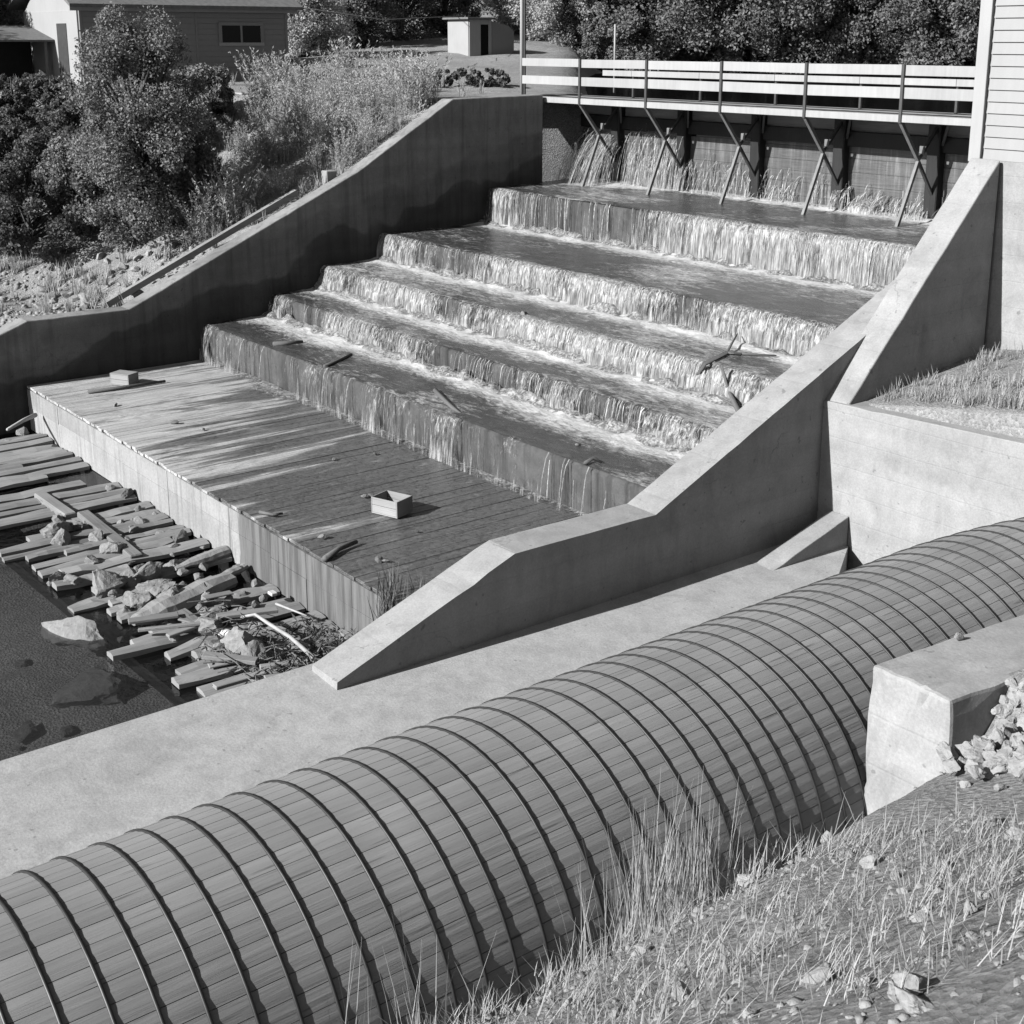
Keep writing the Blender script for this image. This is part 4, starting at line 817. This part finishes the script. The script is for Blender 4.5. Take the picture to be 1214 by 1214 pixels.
# silvery willow brush
def willow_mesh(seed, nst=70, h=1.7):
    rng = np.random.default_rng(seed); Q = []
    for s in range(nst):
        a = rng.uniform(0, 6.283); lean = rng.uniform(.05, .55); b0 = rng.normal(size=2) * .18; hh = h * rng.uniform(.5, 1); k = int(26 * hh)
        f = rng.uniform(.12, 1, k); P = np.stack([b0[0] + math.cos(a) * lean * hh * f ** 1.5, b0[1] + math.sin(a) * lean * hh * f ** 1.5, hh * f], 1)
        d = np.stack([math.cos(a) * lean + rng.normal(size=k) * .7, math.sin(a) * lean + rng.normal(size=k) * .7, 1 + rng.normal(size=k) * .3], 1); d /= np.linalg.norm(d, axis=1)[:, None]
        sd = np.cross(d, rng.normal(size=(k, 3))); sd /= np.linalg.norm(sd, axis=1)[:, None]; L = rng.uniform(.05, .13, k)[:, None]; W = .013
        Q.append(np.stack([P - sd * W * .5, P + d * L * .5 - sd * W, P + d * L, P + d * L * .5 + sd * W], 1))
        st = np.array([[b0[0], b0[1], 0], [b0[0] + .006, b0[1], 0], [b0[0] + math.cos(a) * lean * hh * .9 + .003, b0[1] + math.sin(a) * lean * hh * .9, hh * .95], [b0[0] + math.cos(a) * lean * hh * .9, b0[1] + math.sin(a) * lean * hh * .9, hh * .95]])
        Q.append(st[None])
    return np.concatenate(Q)
WM = []
for s in range(4):
    o = quads('stems', willow_mesh(200 + s), M['leaf_willow']); WM.append(o.data); bpy.data.objects.remove(o)
wpos = [(392, 492), (408, 478), (430, 466), (455, 455), (478, 446), (500, 434), (522, 420), (420, 446), (445, 436), (468, 428), (490, 418), (510, 410), (402, 440), (430, 424), (456, 416), (480, 408), (412, 418), (440, 408), (466, 402), (495, 403), (530, 408), (520, 398), (388, 464), (448, 396), (475, 394), (505, 395), (420, 402), (540, 401), (372, 500), (460, 442)]
for i, (px, py) in enumerate(wpos):
    p = G(px, py)
    if p.x > XL - .9: p.x = XL - 1.0; p.z = hz(p.x, p.y) - .03
    t = tag(empty('willow_bush', p, random.uniform(0, 6.28)), 'pale feathery willow bush on the bank behind the far training wall', 'bush', 'willow bushes on the far bank')
    s = random.choice([.5, .6, .7, .85, 1.0]) * random.uniform(.9, 1.1); t.scale = (s * 1.25, s * 1.25, s); o = bpy.data.objects.new('stems', WM[i % 4]); COL.objects.link(o); o.parent = t
# trees and hillside scrub behind
protos = []
for s, (h, wd, n, sz) in enumerate([(8, 7.5, 38000, .09), (9, 6.5, 38000, .09), (6.5, 7, 34000, .085), (10, 8, 42000, .095)]):
    protos.append(make_tree('broadleaf_tree', Vector((0, 0, 0)), h, wd, n, sz, M['leaf_tree'] if s != 2 else M['leaf_willow'], '', 'tree', 'trees behind the pond and yard', 300 + s, .06, 85))
def azpos(px, d): r = ray(px, 607); v = Vector((r.x, r.y)).normalized() * d; return v.x, v.y
spots = [(635, 82, 2, .8), (652, 81, 0, .6), (684, 80, 2, .6), (718, 82, 1, .6), (753, 83, 2, .65), (790, 82, 3, .5), (825, 83, 2, .6), (861, 82, 1, .6), (898, 83, 2, .6), (934, 81, 3, .55), (668, 78, 1, .8), (700, 84, 0, 1.0), (735, 79, 3, .8), (772, 84, 0, 1.05), (808, 80, 1, .95), (842, 86, 3, .9), (880, 80, 0, 1.0), (915, 84, 1, 1.0), (955, 82, 3, .9), (1005, 84, 0, 1.), (1060, 86, 3, 1.), (1120, 84, 1, 1.), (1185, 86, 0, 1.05),
         (455, 84, 2, .9), (490, 92, 0, .9), (525, 98, 3, .8), (556, 102, 1, .8), (612, 104, 2, .9), (425, 96, 1, 1.), (385, 92, 0, 1.), (340, 88, 3, .95), (300, 90, 1, 1.), (262, 86, 0, 1.), (232, 80, 3, .9), (190, 84, 0, 1.05), (140, 78, 1, 1.1), (90, 80, 3, 1.), (40, 76, 0, 1.1), (-10, 78, 1, 1.1), (225, 62, 1, .75), (175, 60, 0, .8), (110, 58, 2, .8), (50, 56, 1, .85)]
first = [True] * 4
vis = ['among the trees behind the footbridge', 'behind the gatehouse', 'behind the yard and shed', 'behind the grey house', 'on the far left hillside']
def ordw(i): return ['first', 'second', 'third', 'fourth', 'fifth', 'sixth', 'seventh', 'eighth', 'ninth', 'tenth', 'eleventh', 'twelfth', 'thirteenth', 'fourteenth', 'fifteenth', 'sixteenth', 'seventeenth', 'eighteenth', 'nineteenth', 'twentieth'][i]
cnts = {}
for px, d, k, s in sorted(spots):
    if px > 622: d = 95.5 + (d % 7) * .55; s *= 1.2
    x, y = azpos(px, d); z = hz(x, y) - .3
    zone = 0 if 620 < px < 940 else 1 if px >= 940 else 2 if px > 440 else 3 if px > 228 else 4
    row = 'near row' if d < 65 else 'back row'; i = cnts.get((zone, row), 0); cnts[(zone, row)] = i + 1
    lab = f"{'pale' if k == 2 else 'leafy'} tree {vis[zone]}, {ordw(i)} from the left in the {row}"
    sc = (s * random.uniform(.9, 1.15), s * random.uniform(.9, 1.15), s * random.uniform(.85, 1.1))
    if first[k]: o = protos[k]; o.location = (x, y, z); o.rotation_euler.z = random.uniform(0, 6); o.scale = sc; o['label'] = lab; first[k] = False
    else: copy_tree(protos[k], (x, y, z), random.uniform(0, 6.28), sc, lab)
# far scrub that reads as one mass
n = 1500; xs_ = []; 
while len(xs_) < 420:
    a = random.uniform(180, 1040); d = random.uniform(128, 260); x, y = azpos(a, d)
    if fbm(x / 18, y / 18, 4) > -.15: xs_.append((x, y, hz(x, y) + .4, random.uniform(1.0, 3.2)))
cen = np.array([c[:3] for c in xs_]); rad = np.array([c[3] for c in xs_])
tag(quads('hillside_scrub', leaves(70000, cen, rad, .2, .6, .4), M['leaf_tree']), 'scrub covering the hills in the distance', 'scrub', kind='stuff')
# dark low hedge in the yard
for i, px in enumerate(range(508, 602, 11)):
    p = onG(px, 387); make_tree('garden_bush', Vector((p.x, p.y, hz(p.x, p.y))), .62, .75, 900, .07, M['leaf_dark'], 'low dark bush in the garden row in front of the shed', 'bush', 'garden row of low dark bushes', 500 + i, .05, 12)
# grass
def tufts(name, pts, mat, label, n=26, h=(.15, .4), lean=.5, wd=.006):
    rng = np.random.default_rng(len(pts)); Q = []
    for (x, y, z) in pts:
        a = rng.uniform(0, 6.283, n); b = rng.normal(size=(n, 2)) * .05; hh = rng.uniform(h[0], h[1], n); le = rng.uniform(.05, lean, n)
        B = np.stack([x + b[:, 0], y + b[:, 1], np.full(n, z)], 1); T = B + np.stack([np.cos(a) * le * hh, np.sin(a) * le * hh, hh], 1); Mi = (B + T) / 2 + np.array([0, 0, .08]) * hh[:, None]
        s = np.stack([-np.sin(a), np.cos(a), np.zeros(n)], 1) * wd
        Q.append(np.stack([B - s, B + s, Mi + s * .8, Mi - s * .8], 1)); Q.append(np.stack([Mi - s * .8, Mi + s * .8, T + s * .15, T - s * .15], 1))
    return tag(quads(name, np.concatenate(Q), mat), label, 'grass', kind='stuff')
pts = []
for _ in range(340):
    x = random.uniform(-11.3, -4); y = 15.1 + random.random() ** 1.3 * 2.7; pts.append((x, y, hz(x, y)))
tufts('grass', pts, M['grass'], 'dry grass on the earth between bulkhead and gatehouse', 24, (.05, .22), .8, .005)
pts = []
for _ in range(34):
    y = random.gauss(4.3, .30); x = -4.35 + random.uniform(-.2, .2); pts.append((x, y, hz(x, y)))
for _ in range(10):
    y = random.uniform(2.0, 5.2); x = -4.7 + random.uniform(-.2, .3); pts.append((x, y, hz(x, y)))
tufts('grass', pts, M['grass'], 'tall dry grass growing in front of the banded pipe', 9, (.3, .9), .32, .0026)
pts = []
for _ in range(3400):
    x, y = random.uniform(-5.2, -1.2), random.uniform(.6, 13.5)
    if not (y > 4.9 and x > -5.0) and fbm(x * 1.1, y * 1.1, 91) > -.4: pts.append((x, y, hz(x, y)))
tufts('grass', pts, M['grass'], 'dry grass tufts on the near gravel bank', 16, (.02, .13), 1.6, .0022)
pts = []
for _ in range(520):
    px, py = random.uniform(228, 600), random.uniform(384, 556); p = onG(px, py)
    if p.x < XL - .6: pts.append((p.x, p.y, p.z))
for _ in range(500):
    px, py = random.uniform(-5, 228), random.uniform(384, 600); p = onG(px, py)
    if p.x < XL - .6: pts.append((p.x, p.y, p.z))
tufts('grass', pts, M['grass'], 'dry grass over the far bank and yard', 24, (.12, .5), .6, .010)
pts = [(random.uniform(-12.3, -8), 0, 0) for _ in range(0)]
for _ in range(14):
    y = random.uniform(3, 12); pts.append((PX - 1.15 - random.random() * .35, y, -5.45))
tufts('grass', pts, M['grass'], 'sparse weeds along the far side of the pipe', 10, (.5, 1.0), .3, .005)
# tangled weed and twigs at the near end of the apron face
cen = []
for _ in range(90):
    x = random.uniform(-16.2, -12.7); y = random.uniform(7.2, 8.95); cen.append((x, y, -6.72 + random.uniform(0, .12)))
V = leaves(5200, np.array(cen), np.full(90, .26), .085, .16, 0.); V[:, :, 2] = -6.75 + np.abs(V[:, :, 2] + 6.75) * .8
tag(quads('debris', V, M['weed']), 'tangled twigs and weed heaped below the near end of the apron', 'debris', kind='stuff')
pts = [(random.uniform(-14.6, -12.7), random.uniform(8.75, 9.3), -6.3 + random.random() * .55) for _ in range(46)]
tufts('weeds', pts, M['weed'], 'rank weeds hanging at the near end of the apron face', 18, (.2, .6), .5, .008)
# ------------------------------------------------------------------ yard buildings and clutter
hs_ = tag(empty('grey_house', (-50.4, 23, 0)), 'long grey clapboard house with a small two-pane window behind the shrubs', 'house')
hb = hz(-50.4, 22) - .3
def boards(nm, x0, x1, y0, y1, z0, z1, mat, par, step=.21, face='x'):
    z = z0
    bm = bmesh.new()
    while z < z1 - .01:
        zt = min(z + step, z1)
        if face == 'x': bm_box(bm, x0 - .06, x0 + .0, y0, y1, z + .004, zt - .004, .0)
        else: bm_box(bm, x0, x1, y0 - .0, y0 + .06, z + .004, zt - .004, 0)
        z = zt
    return frombm(nm, bm, mat, par)
yA, yB = onX(283, 360, -50.4).y, onX(436, 360, -50.4).y; zE = onX(360, 331, -50.4).z
box('wall', M['grey_shade_paint'], -56.4, -50.47, yA + .02, yB - .02, hb, zE, hs_, 0)  # front darker than the end wall: its shade is put into the paint
boards('siding', -50.4, 0, yA + .1, yB - .1, hb, zE - .02, M['grey_shade_paint'], hs_)
box('corner_board', M['grey_shade_paint'], -50.47, -50.37, yB - .1, yB + .01, hb, zE, hs_, .005)
box('corner_board', M['grey_shade_paint'], -50.47, -50.37, yA - .01, yA + .1, hb, zE, hs_, .005)
ym = onX(369, 360, -50.4).y; box('batten', M['grey_shade_paint'], -50.45, -50.375, ym - .04, ym + .04, hb, zE - .03, hs_, .004)
w0, w1 = onX(387, 347, -50.38).y, onX(415.5, 347, -50.38).y; z1_, z0_ = onX(400, 341.5, -50.38).z, onX(400, 354, -50.38).z
wn = box('window', M['white'], -50.42, -50.34, w0 - .14, w1 + .14, z0_ - .13, z0_ - .002, hs_, .006)
for a in ((w0 - .14, w0 - .002, z0_, z1_), (w1 + .002, w1 + .14, z0_, z1_), (w0 - .14, w1 + .14, z1_ + .002, z1_ + .13), ((w0 + w1) / 2 - .04, (w0 + w1) / 2 + .04, z0_, z1_)): box('frame', M['grey_shade_paint'], -50.42, -50.345, a[0], a[1], a[2], a[3], wn, .005)
for a in ((w0, (w0 + w1) / 2 - .045), ((w0 + w1) / 2 + .045, w1)): box('pane', M['glass'], -50.42, -50.385, a[0] + .002, a[1] - .002, z0_ + .002, z1_ - .002, wn, 0)
box('fascia_board', M['white'], -50.3, -50.2, yA - .4, yB + .4, zE - .02, zE + .12, hs_, .006)
box('end_wall', M['white'], -56.3, -50.5, yA - .06, yA + .01, hb, zE, hs_, .005)  # paler paint carries the sunlight on this end of the house
box('door', M['steel'], -52.6, -51.6, yA - .09, yA - .061, hb + .35, hb + 2.5, hs_, .005)
mk('roof', [(-49.9, yA - .5, zE + .1), (-49.9, yB + .5, zE + .1), (-53.4, yB + .5, zE + 1.7), (-53.4, yA - .5, zE + 1.7), (-56.9, yB + .5, zE + .1), (-56.9, yA - .5, zE + .1), (-49.9, yA - .5, zE + .22), (-49.9, yB + .5, zE + .22), (-53.4, yB + .5, zE + 1.83), (-53.4, yA - .5, zE + 1.83), (-56.9, yB + .5, zE + .22), (-56.9, yA - .5, zE + .22)],
   [(0, 3, 2, 1), (3, 5, 4, 2), (6, 7, 8, 9), (9, 8, 10, 11), (0, 1, 7, 6), (4, 5, 11, 10), (0, 6, 9, 3), (3, 9, 11, 5), (1, 2, 8, 7), (2, 4, 10, 8)], M['roof'], hs_)
mk('gable', [(-50.5, yA - .02, zE), (-56.3, yA - .02, zE), (-53.4, yA - .02, zE + 1.66)], [(0, 1, 2)], M['white'], hs_)  # sunlit gable, the light put into its paler paint
mk('gable', [(-50.5, yB - .02, zE), (-56.3, yB - .02, zE), (-53.4, yB - .02, zE + 1.66)], [(0, 2, 1)], M['grey_shade_paint'], hs_)
# shed
x, y = azpos(588, 86); zb = hz(x, y) - .2; sh = tag(empty('shed', (x, y, zb)), 'small pale shed with a dark doorway beyond the garden row', 'shed')
def sbox(nm, mat, a, b, c, d, e, f, rz=.55):
    o = box(nm, mat, x + a, x + b, y + c, y + d, zb + e, zb + f, sh, .01); return o
sbox('front_wall', M['white'], 0, .05, -1.7, -.85, 0, 2.3); sbox('front_wall', M['white'], 0, .05, -.25, -.02, 0, 2.3); sbox('shade_panel', M['black'], -.05, 0, -.86, -.24, 0, 2.0); sbox('lintel', M['white'], .0, .05, -.85, -.25, 2.0, 2.3)  # black panel stands in for the shade inside the doorway
sbox('side_wall', M['white'], -2.2, -.01, -1.75, -1.7, 0, 2.3); sbox('rear_wall', M['grey_shade_paint'], -2.2, -2.1, -1.7, 1.6, 0, 2.0)
mk('tank', [(x + .02 * 0, y + .02, zb), (x, y + 1.55, zb), (x, y + 1.75, zb + .5), (x, y + 1.75, zb + 1.6), (x, y + 1.3, zb + 1.95), (x, y + .02, zb + 2.2), (x - 2, y + .02, zb), (x - 2, y + 1.55, zb), (x - 2, y + 1.75, zb + .5), (x - 2, y + 1.75, zb + 1.6), (x - 2, y + 1.3, zb + 1.95), (x - 2, y + .02, zb + 2.2)],
   [(0, 1, 2, 3, 4, 5), (6, 11, 10, 9, 8, 7), (0, 6, 7, 1), (1, 7, 8, 2), (2, 8, 9, 3), (3, 9, 10, 4), (4, 10, 11, 5)], M['grey_shade_paint'], sh)
sbox('roof', M['roof'], -2.4, .3, -2.0, .15, 2.3, 2.42)
# lean-to at the left edge, behind the bushes
p = onZ(240, 383, .0); x, y = p.x, p.y; zb = hz(x, y) - .1; ls = tag(empty('lean_to', (x, y, zb)), 'low open lean-to at the left of the grey house', 'shed')
for dy in (-1.2, .9):
    box('post', M['timber'], x - .05, x + .05, y + dy, y + dy + .1, zb, zb + 1.6, ls, .005)
box('back_wall', M['dark_timber'], x - 2.2, x - 2.1, y - 1.3, y + 1.1, zb, zb + 2.0, ls, .005)
mk('roof', [(x + .4, y - 1.6, zb + 1.6), (x + .4, y + 1.3, zb + 1.6), (x - 2.4, y + 1.3, zb + 2.15), (x - 2.4, y - 1.6, zb + 2.15), (x + .4, y - 1.6, zb + 1.67), (x + .4, y + 1.3, zb + 1.67), (x - 2.4, y + 1.3, zb + 2.22), (x - 2.4, y - 1.6, zb + 2.22)], [(0, 3, 2, 1), (4, 5, 6, 7), (0, 1, 5, 4), (1, 2, 6, 5), (2, 3, 7, 6), (3, 0, 4, 7)], M['roof'], ls)
# lumber lying in the yard
p0, p1 = G(440, 376), G(486, 371)
lp = tag(empty('lumber_pile', p0), 'pale long boards stacked low beside the grey house', 'lumber pile')
for k in range(4): bar('board', M['rail'], p0 + Vector((.1 * k, -.1 * k, .35 + .08 * k)), p1 + Vector((.1 * k, -.1 * k, .35 + .08 * k)), .3, .07, lp)
for f in (.15, .85): q = p0.lerp(p1, f); box('bearer', M['dark_timber'], q.x - .15, q.x + .35, q.y - .15, q.y + .15, q.z - .1, q.z + .33, lp, .01)
for i, (px, py) in enumerate([(404, 392), (418, 394), (430, 396)]):
    p = G(px, py); tag(box('paving_slab', M['conc'], p.x - .45, p.x + .45, p.y - .35, p.y + .35, p.z - .1, p.z + .08, None, .03, Matrix.Rotation(.4 * i, 3, 'Z'), p), ['leftmost pale flat slab on the bank below the house', 'middle pale flat slab on the bank below the house', 'rightmost pale flat slab on the bank below the house'][i], 'slab')
for i, (px, py) in enumerate([(358, 447), (362, 452), (366, 466), (372, 470)]):
    p = G(px, py); bar_ = bar('plank', M['rail'], p + Vector((0, -.6, .1)), p + Vector((0, .7, .16)), .2, .05, None); tag(bar_, ['uppermost', 'second', 'third', 'lowest'][i] + ' of the pale planks lying beside the tall shrub', 'plank')
yb_ = 17.3; tag(box('concrete_post', M['conc'], XL - .85, XL - .58, 17.0, 17.3, -2.4, -1.62, None, .02), 'small square concrete stub behind the crest of the far wall', 'post')
bar_ = bar('plank', M['timber'], (XL - .72, 11.2, -4.33), (XL - .72, 16.2, -2.10), .16, .14, None); tag(bar_, 'long dark-edged plank lying along the back of the far wall', 'plank')
wr = onX(560, 345, -60); tag(tube('overhead_wire', M['rail'], [(-50.5, yB, zE + .3), (-58, (yB + 46) / 2, zE - .1), tuple(Vector((*azpos(570, 88), hz(*azpos(570, 88)) + 2.2)))], [.02, .02, .02], None, 5), 'thin wire stretched from the grey house to the shed', 'wire')
